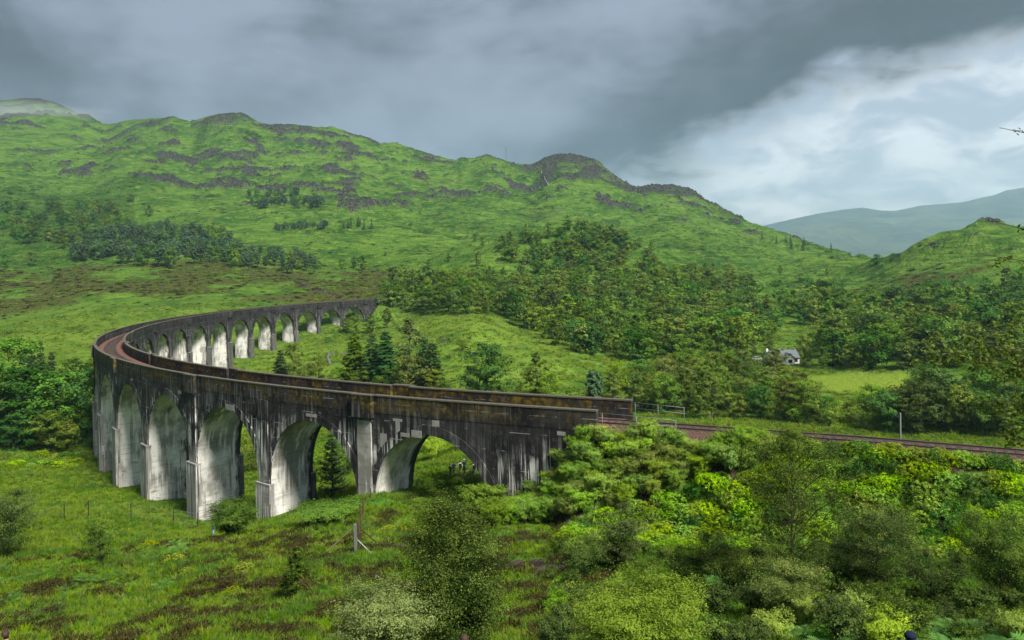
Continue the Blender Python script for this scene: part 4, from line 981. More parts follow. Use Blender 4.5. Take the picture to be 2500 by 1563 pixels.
# lone trees on the slopes
for x, y, h, k in [(15, 655, 11, 'dark_tree_far'), (78, 650, 11, 'dark_tree_far'), (365, 530, 13, 'dark_tree_far'), (320, 495, 10, 'dark_tree_far'), (1168, 650, 11, 'birch_tree'), (1165, 677, 15, 'spruce_tree'), (1045, 712, 15, 'dark_tree_far'), (885, 663, 12, 'birch_tree'), (835, 658, 8, 'dark_tree_far'), (865, 655, 8, 'dark_tree_far'), (1095, 640, 7, 'birch_tree'), (1178, 605, 9, 'birch_tree'), (1160, 590, 8, 'birch_tree'), (1050, 660, 9, 'birch_tree'), (1000, 710, 9, 'dark_tree_far'), (975, 715, 7, 'birch_tree'), (1905, 672, 9, 'birch_tree'), (2020, 672, 9, 'birch_tree'), (1720, 612, 8, 'dark_tree_far'), (2470, 608, 7, 'bush'), (540, 585, 14, 'spruce_tree'), (1990, 670, 7, 'bush'), (2142, 650, 9, 'dark_tree_far'), (700, 668, 8, 'birch_tree'), (2300, 735, 7, 'bush'), (2350, 745, 7, 'bush'), (1590, 555, 6, 'bush'), (1265, 525, 7, 'bush'), (1385, 530, 7, 'bush'), (985, 560, 6, 'bush'), (830, 610, 6, 'bush'), (940, 625, 7, 'bush')]:
    H = hit(x, y, 100); o = obj({'dark_tree_far': 'oak_tree', 'birch_tree': 'birch_tree', 'spruce_tree': 'spruce_tree', 'bush': 'bush'}[k], prng.choice(FAR[k]), None, (H.x, H.y, H.z-.03*h), (0, 0, prng.uniform(0, 6)), h*(.55 if k == 'bush' else 1))
    where = 'far left' if x < 400 else 'left centre' if x < 900 else 'centre' if x < 1300 else 'right centre' if x < 1900 else 'far right'
    tag(o, {'dark_tree_far': 'lone dark rounded tree', 'birch_tree': 'lone thin birch tree', 'spruce_tree': 'lone dark pointed spruce', 'bush': 'lone dark bush'}[k]+' on the open slope, '+where+' of the picture', {'dark_tree_far': 'oak', 'birch_tree': 'birch', 'spruce_tree': 'spruce', 'bush': 'bush'}[k], 'lone trees on the open slopes, '+where)
# a yellow-green birch in front of the plantation
H = hit(417, 657, 300); t_ = dup(MID['fresh'][0], 'birch_tree', (H.x, H.y, H.z), .4, (11, 11, 15), 'tall yellow green tree standing in front of the dark pine plantation', 'birch')

# ---- trees behind and beside the viaduct, one by one: (column, base row, top row, kind, width factor, label)
def stand(x, yb, yt, kind, wf, name, label, cat, ymin=30, Y=None, group=None, var=None):
    H = hit(x, yb, ymin) if Y is None else Vector((ray(x, yb)[0]*Y, Y, gz(ray(x, yb)[0]*Y, Y)))
    top = at(x, yt, H.y).z; h = max(.6, top-H.z)
    st = MID[kind]; me = st[var % len(st)] if var is not None else prng.choice(st)
    return dup(me, name, (H.x, H.y, H.z-.02*h), prng.uniform(0, 6.28), (h*wf, h*wf, h), label, cat, group)
BEHIND = [
 (686, 925, 852, 'spruce', 2.1, 'spruce_tree', 'short dark spruce just behind the viaduct, leftmost of the row'),
 (720, 935, 838, 'olive', .75, 'alder_tree', 'narrow olive tree right beside the leftmost short spruce'),
 (778, 940, 872, 'olive', 1.0, 'alder_tree', 'round olive bush tree left of the tall spruces'),
 (868, 955, 806, 'larch', 1.8, 'larch_tree', 'tall bright green larch, leftmost of the tall conifers behind the viaduct'),
 (912, 960, 812, 'spruce', 1.8, 'spruce_tree', 'tall dark spruce right of the bright green larch'),
 (945, 962, 806, 'spruce', 1.9, 'spruce_tree', 'tall spruce between the two other tall spruces'),
 (1004, 950, 775, 'pale', 1.0, 'poplar_tree', 'silvery wind blown tree behind the tall spruces'),
 (1040, 950, 822, 'spruce', 1.7, 'spruce_tree', 'dark spruce behind the pair at the right of the silvery tree'),
 (1058, 965, 834, 'spruce', 1.9, 'spruce_tree', 'dark conical spruce at the right end of the tall conifers'),
 (1005, 975, 872, 'olive', 1.3, 'willow_tree', 'pale olive willow in front of the silvery wind blown tree'),
 (830, 965, 900, 'fresh', 1.2, 'alder_tree', 'low leafy tree at the foot of the bright green larch'),
 (1190, 985, 842, 'dark', 1.05, 'ash_tree', 'large leafy wind combed tree behind the viaduct parapet'),
 (1150, 985, 905, 'dark', .9, 'alder_tree', 'dark low tree under the large wind combed tree'),
 (1310, 995, 862, 'birch', 1.0, 'birch_tree', 'airy grey green birch behind the near parapet'),
 (1250, 990, 925, 'fresh', 1.0, 'alder_tree', 'low leafy tree between the wind combed tree and the airy birch'),
 (1340, 1000, 910, 'fresh', .9, 'alder_tree', 'low leafy tree right of the airy birch'),
 (1452, 1000, 905, 'pine', 1.0, 'pine_tree', 'blue green pine behind the end of the inner parapet'),
 (1500, 1005, 920, 'birch', 1.0, 'birch_tree', 'light birch beside the blue green pine'),
 (1085, 975, 930, 'fresh', 1.2, 'alder_tree', 'small bright tree right of the tall conifers'), (890, 965, 905, 'fresh', 1.3, 'alder_tree', 'low leafy tree between larch and spruces'), (930, 970, 915, 'willow', 1.0, 'willow_bush', 'willow bush at the foot of the tall spruces'), (970, 972, 900, 'fresh', 1.2, 'alder_tree', 'leafy tree left of the pale olive willow'), (1060, 972, 905, 'olive', 1.3, 'alder_tree', 'olive tree at the foot of the last conifer'), (745, 945, 890, 'fresh', 1.3, 'alder_tree', 'bright low tree right of the narrow olive tree'), (1215, 990, 930, 'dark', 1.2, 'alder_tree', 'dark bushy tree in front of the wind combed tree'), (1280, 995, 935, 'olive', 1.2, 'alder_tree', 'olive bushy tree in front of the airy birch'), (1390, 1000, 945, 'birch', 1.3, 'birch_tree', 'low birch left of the blue green pine'),
 (845, 812, 775, 'birch', 1.3, 'birch_tree', 'small birch below the last arch of the viaduct'),
 (870, 815, 772, 'fresh', 1.2, 'alder_tree', 'leafy tree partly hiding the last pier'),
 (905, 815, 765, 'birch', 1.4, 'birch_tree', 'leaning birch right of the last pier'),
 (925, 745, 715, 'willow', 1.0, 'willow_bush', 'bushy willow at the far end of the parapet'),
 (945, 800, 752, 'birch', 1.2, 'birch_tree', 'birch standing below the far end of the viaduct'),
 (1000, 822, 790, 'willow', 1.0, 'willow_bush', 'willow bush on the green rise above the silvery tree'),
 (1130, 855, 825, 'willow', 1.2, 'willow_bush', 'low willow bush under the rock outcrop'),
]
for x, yb, yt, k, wf, nm, lb in BEHIND: stand(x, yb, yt, k, wf, nm, lb, nm.split('_')[0], 90)
stand(813, 1232, 1052, 'young_pine', 1.0, 'pine_tree', 'young pine growing behind the second near arch', 'pine', 30, Y=99.5)
# left of the viaduct
LEFT = [(20, 1060, 838, 'dark', .8, 'ash_tree', 'tall dark green tree at the left picture edge'), (62, 1000, 842, 'spruce', 1.0, 'spruce_tree', 'dark spruce, leftmost of the four beside the viaduct'), (80, 1000, 838, 'spruce', .9, 'spruce_tree', 'dark spruce, second from the left beside the viaduct'),
 (102, 1000, 832, 'spruce', .9, 'spruce_tree', 'tallest dark spruce of the four beside the viaduct'), (128, 1000, 856, 'spruce', 1.0, 'spruce_tree', 'dark spruce nearest the viaduct of the four'), (185, 1030, 882, 'dark', .8, 'oak_tree', 'dark tree touching the left end of the viaduct'),
 (60, 1080, 905, 'dark', 1.2, 'oak_tree', 'big rounded dark tree below the four spruces'), (140, 1085, 915, 'dark', 1.15, 'oak_tree', 'big rounded dark tree right of its twin below the spruces'), (30, 1100, 1020, 'dark', 1.2, 'hazel_bush', 'leafy tree low at the left picture edge'),
 (120, 1108, 1010, 'olive', 1.3, 'hazel_bush', 'lighter olive tree in front of the dark rounded trees'), (75, 1100, 1000, 'dark', 1.2, 'alder_tree', 'small dark tree between the two leafy ones at left'), (205, 1090, 985, 'dark', .9, 'alder_tree', 'dark tree right against the leftmost piers'),
 (165, 1105, 1030, 'olive', 1.2, 'alder_tree', 'small olive tree above the stony bank'), (-20, 1090, 930, 'dark', 1.2, 'oak_tree', 'dark tree cut by the left picture edge'), (230, 1090, 905, 'dark', .8, 'alder_tree', 'dark tree half hidden behind the leftmost pier')]
for x, yb, yt, k, wf, nm, lb in LEFT: stand(x, yb, yt, k, wf, nm, lb, nm.split('_')[0], 120)
# between the embankment and the meadow
WB = scatter_poly([(1490, 1000), (1560, 935), (1700, 905), (1850, 930), (2020, 965), (2140, 985), (2300, 985), (2500, 960), (2500, 1075), (2150, 1058), (1750, 1025)], 200, (5, 11), .36, 40, 78, lambda x, y: (1985 < x < 2235 and y < 1028) or (1895 < x < 1990 and y < 992))
def wz(x, Y): return ('near the handrails' if x < 1750 else 'left of the white post' if x < 2075 else 'right of the white post' if x < 2300 else 'at the right edge')+(', front row' if Y < 105 else ', middle' if Y < 150 else ', back row')
for x, y, H, h in WB:
    if axis_inv(np.array([H.x]), np.array([H.y]))[1][0] > -5.5: continue
    k = prng.choices(['olive', 'fresh', 'birch', 'willow', 'dark'], [5, 5, 5, 3, 2] if x < 2150 else [2, 2, 2, 1, 7])[0]
    if k == 'willow': h *= .55
    h *= .72+.35*min(1, max(0, (H.y-80)/90))
    nm = {'olive': 'alder_tree', 'fresh': 'hazel_tree', 'birch': 'birch_tree', 'willow': 'willow_bush', 'dark': 'oak_tree'}[k]
    dup(prng.choice(MID[k]), nm, (H.x, H.y, H.z-.05*h), prng.uniform(0, 6.28), (h*prng.uniform(.9, 1.15), h*prng.uniform(.9, 1.15), h), {'olive': 'olive green tree', 'fresh': 'bright green leafy tree', 'birch': 'airy birch', 'willow': 'low willow bush', 'dark': 'dense dark tree'}[k]+' behind the track, '+wz(x, H.y), nm.split('_')[0], nm.split('_')[0]+' trees behind the railway track, '+wz(x, H.y))
for x, yb, yt, k, wf, nm, lb in [(1885, 955, 850, 'pale', 1.3, 'poplar_tree', 'silvery wind blown tree in front of the white cottage'), (1902, 905, 852, 'spruce', 1.2, 'yew_tree', 'dark columnar tree beside the cottage gable'), (2290, 1040, 905, 'dark', 1.1, 'oak_tree', 'large dark tree above the track at the right'), (2250, 1030, 925, 'dark', 1.0, 'oak_tree', 'dark tree left of the largest one above the track'), (2340, 1045, 935, 'dark', 1.0, 'oak_tree', 'dark tree right of the largest one above the track'), (1965, 895, 818, 'olive', .8, 'alder_tree', 'round topped tree right beside the white cottage'), (2010, 900, 848, 'olive', .9, 'alder_tree', 'spreading olive tree second to the right of the cottage'), (1785, 905, 845, 'birch', .9, 'birch_tree', 'slim tree beside the drive to the cottage'), (1735, 885, 830, 'olive', 1.0, 'alder_tree', 'rounded tree behind the drive to the cottage'), (1842, 872, 820, 'birch', 1.0, 'birch_tree', 'slim tree behind the parked car'), (1880, 868, 815, 'birch', 1.0, 'birch_tree', 'slim tree behind the cottage roof'), (2170, 985, 945, 'olive', 1.0, 'alder_tree', 'small tree on the edge of the bright meadow')]:
    stand(x, yb, yt, k, wf, nm, lb, nm.split('_')[0], 80)

# ================================================================ FOREGROUND PLANTS
def hero(x, yb, yt, wpx, make, name, label, cat, Y=None, ymin=14, parts=('trunk', 'crown')):
    """one near plant: base row may lie below the picture; wpx = width of its crown in the photograph"""
    H = hit(x, yb, ymin) if Y is None else Vector((ray(x, yb)[0]*Y, Y, gz(ray(x, yb)[0]*Y, Y)))
    h = max(.4, at(x, yt, H.y).z-H.z); wd = wpx*H.y/FPX
    me = make(h, wd)
    t = thing(name, label, cat, (H.x, H.y, H.z-.05))
    for pn, m_ in zip(parts, me): obj(pn, m_, t)
    return t
def hb(seed, mat, n, leaf, stems=1, env=env_birch, base=.1, limbs=34, tw=6, sig=.05, tr=.011, rise=.8, inner=.3, bark=None, fl=True):
    return lambda h, wd: plant(seed, h, wd, n, leaf*1.12, LEAF[mat], bark or M_BARK, env, base, int(limbs*1.25), tw+4, stems, rise, .7, sig*.5, (0, 0), 0, inner, tr, .35, 1.0, 0, fl)
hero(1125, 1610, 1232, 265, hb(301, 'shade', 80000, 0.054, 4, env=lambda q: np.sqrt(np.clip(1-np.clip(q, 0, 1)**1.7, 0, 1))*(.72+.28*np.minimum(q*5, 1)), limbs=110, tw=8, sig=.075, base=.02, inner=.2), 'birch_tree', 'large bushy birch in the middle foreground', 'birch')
hero(945, 1640, 1440, 250, hb(302, 'pale', 32000, 0.051, 5, env_shrub, .05, 40, 7, .045), 'willow_bush', 'pale grey green willow bush at the bottom, left of the large birch', 'willow')
hero(1560, 1640, 1445, 340, hb(303, 'fresh', 44000, 0.049, 7, env_shrub, .05, 46, 7, .04), 'willow_bush', 'bright green multi stemmed bush at the bottom edge', 'willow')
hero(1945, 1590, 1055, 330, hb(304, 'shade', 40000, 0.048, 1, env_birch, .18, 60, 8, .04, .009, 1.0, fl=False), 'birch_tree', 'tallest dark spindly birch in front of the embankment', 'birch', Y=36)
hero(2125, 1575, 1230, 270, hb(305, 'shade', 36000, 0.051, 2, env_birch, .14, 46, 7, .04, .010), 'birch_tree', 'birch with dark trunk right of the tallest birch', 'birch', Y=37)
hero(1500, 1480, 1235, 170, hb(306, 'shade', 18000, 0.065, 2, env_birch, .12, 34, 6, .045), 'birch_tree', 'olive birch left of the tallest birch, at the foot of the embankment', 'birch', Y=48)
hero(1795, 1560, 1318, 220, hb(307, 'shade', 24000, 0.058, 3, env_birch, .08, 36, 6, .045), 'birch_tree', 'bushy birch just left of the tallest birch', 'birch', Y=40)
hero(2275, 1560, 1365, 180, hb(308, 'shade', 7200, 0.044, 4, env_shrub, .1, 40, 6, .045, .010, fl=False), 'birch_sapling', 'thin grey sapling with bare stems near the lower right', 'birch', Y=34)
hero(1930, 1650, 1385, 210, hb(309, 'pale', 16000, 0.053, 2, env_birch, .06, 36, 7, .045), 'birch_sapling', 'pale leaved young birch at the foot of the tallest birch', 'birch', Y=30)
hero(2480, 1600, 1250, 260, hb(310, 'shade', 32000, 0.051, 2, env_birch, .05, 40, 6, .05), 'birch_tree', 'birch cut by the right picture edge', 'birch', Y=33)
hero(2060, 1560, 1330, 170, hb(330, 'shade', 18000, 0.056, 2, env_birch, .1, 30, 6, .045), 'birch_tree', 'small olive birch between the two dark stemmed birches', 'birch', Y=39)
hero(1690, 1560, 1350, 170, hb(331, 'shade', 18000, 0.056, 2, env_birch, .08, 30, 6, .045), 'birch_tree', 'small birch above the bright green bush', 'birch', Y=42)
hero(1420, 1520, 1330, 150, hb(332, 'shade', 13000, 0.058, 3, env_shrub, .08, 28, 6, .045), 'birch_sapling', 'grey green sapling right of the large bushy birch', 'birch', Y=46)
hero(710, 1467, 1342, 82, hb(311, 'shade', 10000, 0.061, 2, env_birch, .1, 30, 5, .04, .012), 'birch_sapling', 'small slender birch alone in the meadow', 'birch')
hero(572, 1318, 1228, 122, hb(312, 'dark', 19200, .12, 4, env_shrub, .04, 34, 6, .05), 'willow_bush', 'round green bush in front of the third pier', 'willow', Y=72)
hero(795, 1330, 1238, 150, hb(313, 'dark', 21600, .12, 5, env_shrub, .04, 34, 6, .05), 'willow_bush', 'wide green bush left of the grey strainer post', 'willow', Y=70)
hero(15, 1345, 1195, 150, hb(314, 'shade', 18000, 0.088, 4, env_shrub, .04, 36, 6, .055), 'willow_bush', 'dark rounded bush cut by the left picture edge', 'willow', Y=66)
hero(250, 1350, 1262, 78, hb(315, 'sapling', 5200, 0.082, 3, env_shrub, .05, 22, 5, .05), 'willow_bush', 'small bush below the wire fence at left', 'willow', Y=62)
hero(920, 1300, 1240, 70, hb(316, 'dark', 6240, .12, 4, env_shrub, .04, 24, 5, .05), 'willow_bush', 'small bush right of the rusty fence posts', 'willow', Y=76)
hero(1180, 1290, 1190, 110, hb(317, 'fresh', 14000, .12, 4, env_shrub, .04, 30, 6, .05), 'willow_bush', 'leafy bush under the right foot of the nearest arch', 'willow', Y=73)
hero(1060, 1250, 1160, 120, hb(318, 'dark', 8400, 0.088, 4, env_shrub, .04, 30, 6, .05), 'hazel_bush', 'dark bush filling the foot of the nearest arch', 'hazel', Y=82)
hero(1150, 1235, 1163, 100, hb(319, 'dark', 7200, 0.088, 4, env_shrub, .04, 28, 6, .05), 'hazel_bush', 'dark bush right of its twin under the nearest arch', 'hazel', Y=82)
hero(1055, 1150, 1070, 80, hb(320, 'willow', 6000, 0.109, 4, env_shrub, .04, 26, 6, .05), 'hazel_bush', 'light green bush behind the walkers, seen through the nearest arch', 'hazel', Y=112)
hero(1120, 1150, 1062, 120, hb(321, 'willow', 7200, 0.109, 4, env_shrub, .04, 26, 6, .05), 'hazel_bush', 'wider light green bush behind the walkers, seen through the nearest arch', 'hazel', Y=115)
hero(1045, 1170, 1035, 110, hb(322, 'dark', 7200, 0.122, 2, env_round, .04, 28, 6, .05), 'alder_tree', 'dark tree seen through the crown of the nearest arch', 'alder', Y=128)
for i, (x, yb, yt, wp) in enumerate([(930, 1185, 1080, 130), (985, 1175, 1095, 100), (620, 1150, 1060, 90), (850, 1180, 1075, 110), (770, 1180, 1090, 90)]):
    hero(x, yb, yt, wp, hb(340+i, 'dark' if i % 2 else 'fresh', 2600, .18, 3, env_round, .03, 24, 5, .055), 'alder_tree', ['leafy tree behind the nearest pier', 'leafy tree just left of the walkers, behind the arch', 'leafy tree seen through the third near arch', 'dark tree right of the young pine behind the viaduct', 'light tree left of the young pine behind the viaduct'][i], 'alder', Y=[125, 130, 140, 122, 126][i])

# birch just outside the frame on the right whose twigs reach into the picture
def overhang():
    rng = np.random.default_rng(77); wood = MB(); P = []; T = []
    base = Vector((9.6, 10.5, gz(9.6, 10.5)))
    tops = [Vector((0, 0, -.2)), Vector((.1, .1, 3)), Vector((0, .2, 6)), Vector((.2, .1, 9.5))]
    wood.tube(tops, [.13, .10, .06, .015], 8)
    ends = [((2440, 312), 9.6, .12), ((2420, 540), 10.0, .22), ((2400, 622), 9.4, .3), ((2280, 868), 9.0, 1.2), ((2350, 830), 9.3, 1.0), ((2420, 900), 9.6, 1.2), ((2400, 980), 10.2, 1.1), ((2460, 850), 10.5, 1.0), ((2470, 1060), 10.5, 1.1), ((2440, 780), 10.0, .7), ((2500, 950), 9.5, 1.0), ((2530, 300), 10, .8), ((2560, 500), 10, 1.0), ((2580, 800), 10, 1.2), ((2600, 1100), 10, 1.2), ((2530, 660), 10, .8)]
    for i, (px, Y, dens) in enumerate(ends):
        e = at(*px, Y)-base; s0 = Vector((0, .1, max(.8, e.z-1.2+rng.uniform(-.5, .3))))
        m = s0.lerp(e, .5)+Vector((0, 0, .22)); pts = [s0, s0.lerp(m, .6), m, m.lerp(e, .6)+Vector((0, 0, .03)), e]
        wood.tube(pts, [.028, .02, .013, .008, .003], 5, cap=False)
        for q in range(int(38*dens)+(6 if dens > .5 else 0)):
            u = rng.uniform(.3, 1.0)**.8; k = min(int(u*4), 3); c = pts[k].lerp(pts[k+1], u*4-k)
            d = rng.normal(size=3); d[2] = d[2]*.6-.25; d /= np.linalg.norm(d); L = rng.uniform(.12, .42)*(.5+.5*min(dens, 1)); f = c+Vector(d)*L
            wood.tube([c, c.lerp(f, .5)+Vector((0, 0, .015)), f], [.005, .0035, .0015], 3, cap=False)
            n = rng.integers(8, 15)
            for w_ in np.linspace(.2, 1, n): P.append(np.array(c.lerp(f, w_))+rng.normal(size=3)*.03); T.append(.45+rng.normal()*.25)
    t = thing('birch_tree', 'near birch whose leafy twigs reach in from the right picture edge', 'birch', base)
    obj('trunk', wood.mesh('trunk', M_BARK, True), t)
    obj('crown', crown_mesh('crown', np.array(P), np.array(T), .060, .042, rng, LEAF['birch_l'], up=.2), t)
overhang()

# ---- embankment: rhododendrons and willow scrub
RH = [rhodo(400+i, LEAF['rhodo']) for i in range(4)]; RHD = [rhodo(410+i, LEAF['dark'], 170) for i in range(2)]; RHY = [rhodo(420+i, LEAF['yellow'], 90) for i in range(2)]
WSC = [plant(430+i, 1, 1.2, 6500, .054, LEAF['willow'], M_BARK, env_shrub, base=.04, limbs=34, twigs=9, stems=6, sig=.028, rise=1.2, asp=.5) for i in range(3)]
WSD = [plant(440+i, 1, 1.2, 6500, .054, LEAF['shade'], M_BARK, env_shrub, base=.04, limbs=34, twigs=9, stems=6, sig=.03, rise=1.2, asp=.6) for i in range(2)]
placed = []
def bank_zone(x, y):
    return ('beside the abutment' if x < 1480 else 'below the handrails' if x < 1700 else 'left of the tallest birch' if x < 1930 else 'right of the tallest birch' if x < 2150 else 'below the marker post' if x < 2330 else 'at the right edge')+(', top' if y < 1150 else ', middle' if y < 1240 else ', foot')
def track_zone(x): return 'by the handrails' if x < 1700 else 'left of the marker post' if x < 1960 else 'beside the marker post' if x < 2180 else 'right of the marker post' if x < 2360 else 'at the right edge'
def fore_zone(x, y): return ('left' if x < 1650 else 'beside the tallest birch' if x < 2000 else 'right of the tallest birch' if x < 2250 else 'far right')+(', back' if y < 1430 else ', front')
def px_of(x, y, z): return 1250+FPX*x/y
def along(x, y, Y0=30):
    H = hit(x, y, Y0); return H
def ok_far(H, r_):
    if any((H.x-a)**2+(H.y-b)**2 < (r_*.62+.62*c)**2*.30 for a, b, c in placed): return False
    placed.append((H.x, H.y, r_)); return True
poly_w = [(1330, 1180), (1420, 1080), (1480, 1040), (1700, 1060), (1900, 1080), (1880, 1130), (1700, 1180), (1500, 1250), (1350, 1280), (1200, 1290)]
poly_r = [(1480, 1250), (1720, 1150), (1900, 1080), (2100, 1090), (2500, 1130), (2500, 1300), (2350, 1380), (2100, 1330), (1900, 1330), (1700, 1360), (1500, 1350), (1350, 1330)]
nW = nR = 0
for _ in range(3000):
    if nW >= 120: break
    x, y = prng.uniform(1200, 1900), prng.uniform(1040, 1290)
    if not inpoly(x, y, poly_w): continue
    H = along(x, y); s_, t_ = axis_inv(np.array([H.x]), np.array([H.y]))
    if t_[0] < 3.6 and s_[0] < -SP: continue
    r_ = prng.uniform(1.0, 1.6)
    if not ok_far(H, r_): continue
    h = r_*1.5; dup(prng.choice(WSC), 'willow_bush', (H.x, H.y, H.z-.12), prng.uniform(0, 6), (h*.95, h*.95, h), 'feathery light green willow on the embankment, '+bank_zone(x, y), 'willow', 'willow scrub on the embankment, '+bank_zone(x, y)); nW += 1
for _ in range(5000):
    if nR >= 190: break
    x, y = prng.uniform(1300, 2500), prng.uniform(1080, 1390)
    if not inpoly(x, y, poly_r): continue
    H = along(x, y); s_, t_ = axis_inv(np.array([H.x]), np.array([H.y]))
    if t_[0] < 3.7: continue
    r_ = prng.uniform(.75, 1.45)
    if not ok_far(H, r_): continue
    dk = prng.random() < (.16 if x < 1900 else .24)
    side = bank_zone(x, y)
    o = obj('rhododendron_bush', prng.choice(RHD if dk else RH), None, (H.x, H.y, H.z-.1), (prng.uniform(-.3, .3), prng.uniform(-.3, .3), prng.uniform(0, 6)), (r_*prng.uniform(.95, 1.2), r_*prng.uniform(.95, 1.2), r_*prng.uniform(.75, 1.0)))
    tag(o, ('dark leafy bush' if dk else 'bright green rhododendron')+' on the embankment slope, '+side, 'bush' if dk else 'rhododendron', ('dark bushes' if dk else 'rhododendrons')+' on the embankment, '+side); nR += 1
# scrub crowding the near shoulder
for s in np.arange(-5.4*SP, -1.75*SP, .62):
    x, y = axis(s, prng.uniform(2.35, 3.2))
    if px_of(x, y, 0) > 2580: continue
    r_ = prng.uniform(.85, 1.2)*(1 if s > -4.2*SP else .85); dk = prng.random() < .35
    o = obj('leafy_bush', prng.choice(RHD if dk else RH), None, (x, y, gz(x, y)-.1), (0, 0, prng.uniform(0, 6)), (r_, r_, r_*.9)); tag(o, ('dark bush' if dk else 'bright green bush')+' on the near edge of the track, '+track_zone(px_of(x, y, 0)), 'bush', ('dark' if dk else 'green')+' bushes along the near edge of the track, '+track_zone(px_of(x, y, 0)))
# bushes on the far shoulder of the track
nB = 0
for s in np.arange(-5.4*SP, -1.3*SP, .62):
    x, y = axis(s, prng.uniform(-6.4, -4.3)); r_ = prng.uniform(.55, 1.0)
    if px_of(x, y, 0) > 2580: continue
    dup(prng.choice(WSC), 'scrub_bush', (x, y, gz(x, y)-.1), prng.uniform(0, 6), (r_*1.0, r_*1.0, r_*prng.uniform(.9, 1.5)), 'low fresh green bush on the far side of the track, '+track_zone(px_of(x, y, 0)), 'bush', 'bushes along the far side of the track, '+track_zone(px_of(x, y, 0)))
# undergrowth between the foreground birches
for i in range(330):
    x, y = prng.uniform(1330, 2510), prng.uniform(1330, 1610)
    if y < 1330+(x-1330)*.02: continue
    H = hit(x, y, 16); r_ = prng.uniform(.45, .95)
    if H.y > 55 or not ok_far(H, r_*1.1): continue
    if prng.random() < .62:
        dup(prng.choice(WSC if prng.random() < .14 else WSD), 'scrub_bush', (H.x, H.y, H.z-.1), prng.uniform(0, 6), (r_*1.3, r_*1.3, r_*1.5), 'low willow scrub among the foreground birches, '+fore_zone(x, y), 'bush', 'scrub among the foreground birches, '+fore_zone(x, y))
    else:
        o = obj('leafy_bush', prng.choice(RHD if prng.random() < .75 else RH), None, (H.x, H.y, H.z-.1), (0, 0, prng.uniform(0, 6)), (r_, r_, r_*.9)); tag(o, 'small broad leaved bush among the foreground birches, '+fore_zone(x, y), 'bush', 'broad leaved bushes among the foreground birches, '+fore_zone(x, y))
# yellow-leaved azaleas in the meadow
for x, y, wp, lb in [(597, 1395, 62, 'yellow leaved azalea in the middle of the meadow'), (366, 1335, 44, 'yellow leaved azalea beside the earth path'), (428, 1375, 60, 'low yellow green azalea in the left meadow'), (570, 1448, 46, 'yellow green azalea above the bottom meadow'), (945, 1300, 52, 'yellow green azalea right of the rusty posts'), (990, 1300, 40, 'small yellow green azalea near the large bushy birch'), (455, 1405, 54, 'olive yellow azalea behind the brown heather'), (660, 1300, 26, 'small yellow azalea under the second near arch')]:
    H = hit(x, y, 25); r_ = wp*H.y/FPX/2; o = obj('azalea_bush', prng.choice(RHY), None, (H.x, H.y, H.z-.05), (0, 0, prng.uniform(0, 6)), (r_, r_, r_*.8)); tag(o, lb, 'azalea')
# low scrub in front of the left trees
for i in range(16):
    x = 10+i*12.5+prng.uniform(-5, 5); y = 1135+prng.uniform(-22, 14); H = hit(x, y, 90); r_ = prng.uniform(1.0, 1.7)
    o = obj('rhododendron_bush', prng.choice(RH if i % 3 else RHD), None, (H.x, H.y, H.z-.2), (0, 0, prng.uniform(0, 6)), (r_*1.3, r_*1.3, r_)); tag(o, 'low rhododendron in the hedge before the left hand trees', 'rhododendron', 'rhododendron hedge before the left trees')

# ---- scattered ground cover, instanced
def gn_scatter(name, P, rot, scl, idx, sources, label, cat=None):
    """one object: sources copied onto points P"""
    colx = bpy.data.collections.new(name+'_stock')
    for i, me in enumerate(sources):
        so = bpy.data.objects.new('%s_stock_%02d' % (name, i), me); colx.objects.link(so)
    me = bpy.data.meshes.new(name); me.vertices.add(len(P)); me.vertices.foreach_set('co', np.asarray(P, np.float32).ravel())
    me.attributes.new('rot', 'FLOAT_VECTOR', 'POINT').data.foreach_set('vector', np.asarray(rot, np.float32).ravel())
    me.attributes.new('scl', 'FLOAT_VECTOR', 'POINT').data.foreach_set('vector', np.asarray(scl, np.float32).ravel())
    me.attributes.new('idx', 'INT', 'POINT').data.foreach_set('value', np.asarray(idx, np.int32))
    me.update(); o = obj(name, me)
    ng = bpy.data.node_groups.new(name+'_scatter', 'GeometryNodeTree')
    ng.interface.new_socket('Geometry', in_out='INPUT', socket_type='NodeSocketGeometry'); ng.interface.new_socket('Geometry', in_out='OUTPUT', socket_type='NodeSocketGeometry')
    N = ng.nodes; Lk = ng.links; gi = N.new('NodeGroupInput'); go = N.new('NodeGroupOutput')
    ci = N.new('GeometryNodeCollectionInfo'); ci.inputs['Collection'].default_value = colx; ci.inputs['Separate Children'].default_value = True; ci.inputs['Reset Children'].default_value = True
    ip = N.new('GeometryNodeInstanceOnPoints'); ip.inputs['Pick Instance'].default_value = True
    def na(nm, ty):
        n = N.new('GeometryNodeInputNamedAttribute'); n.data_type = ty; n.inputs['Name'].default_value = nm; return n.outputs['Attribute']
    Lk.new(gi.outputs[0], ip.inputs['Points']); Lk.new(ci.outputs[0], ip.inputs['Instance'])
    Lk.new(na('idx', 'INT'), ip.inputs['Instance Index']); Lk.new(na('rot', 'FLOAT_VECTOR'), ip.inputs['Rotation']); Lk.new(na('scl', 'FLOAT_VECTOR'), ip.inputs['Scale'])
    Lk.new(ip.outputs[0], go.inputs[0])
    o.modifiers.new('scatter', 'NODES').node_group = ng
    tag(o, label, cat, None, 'stuff'); return o
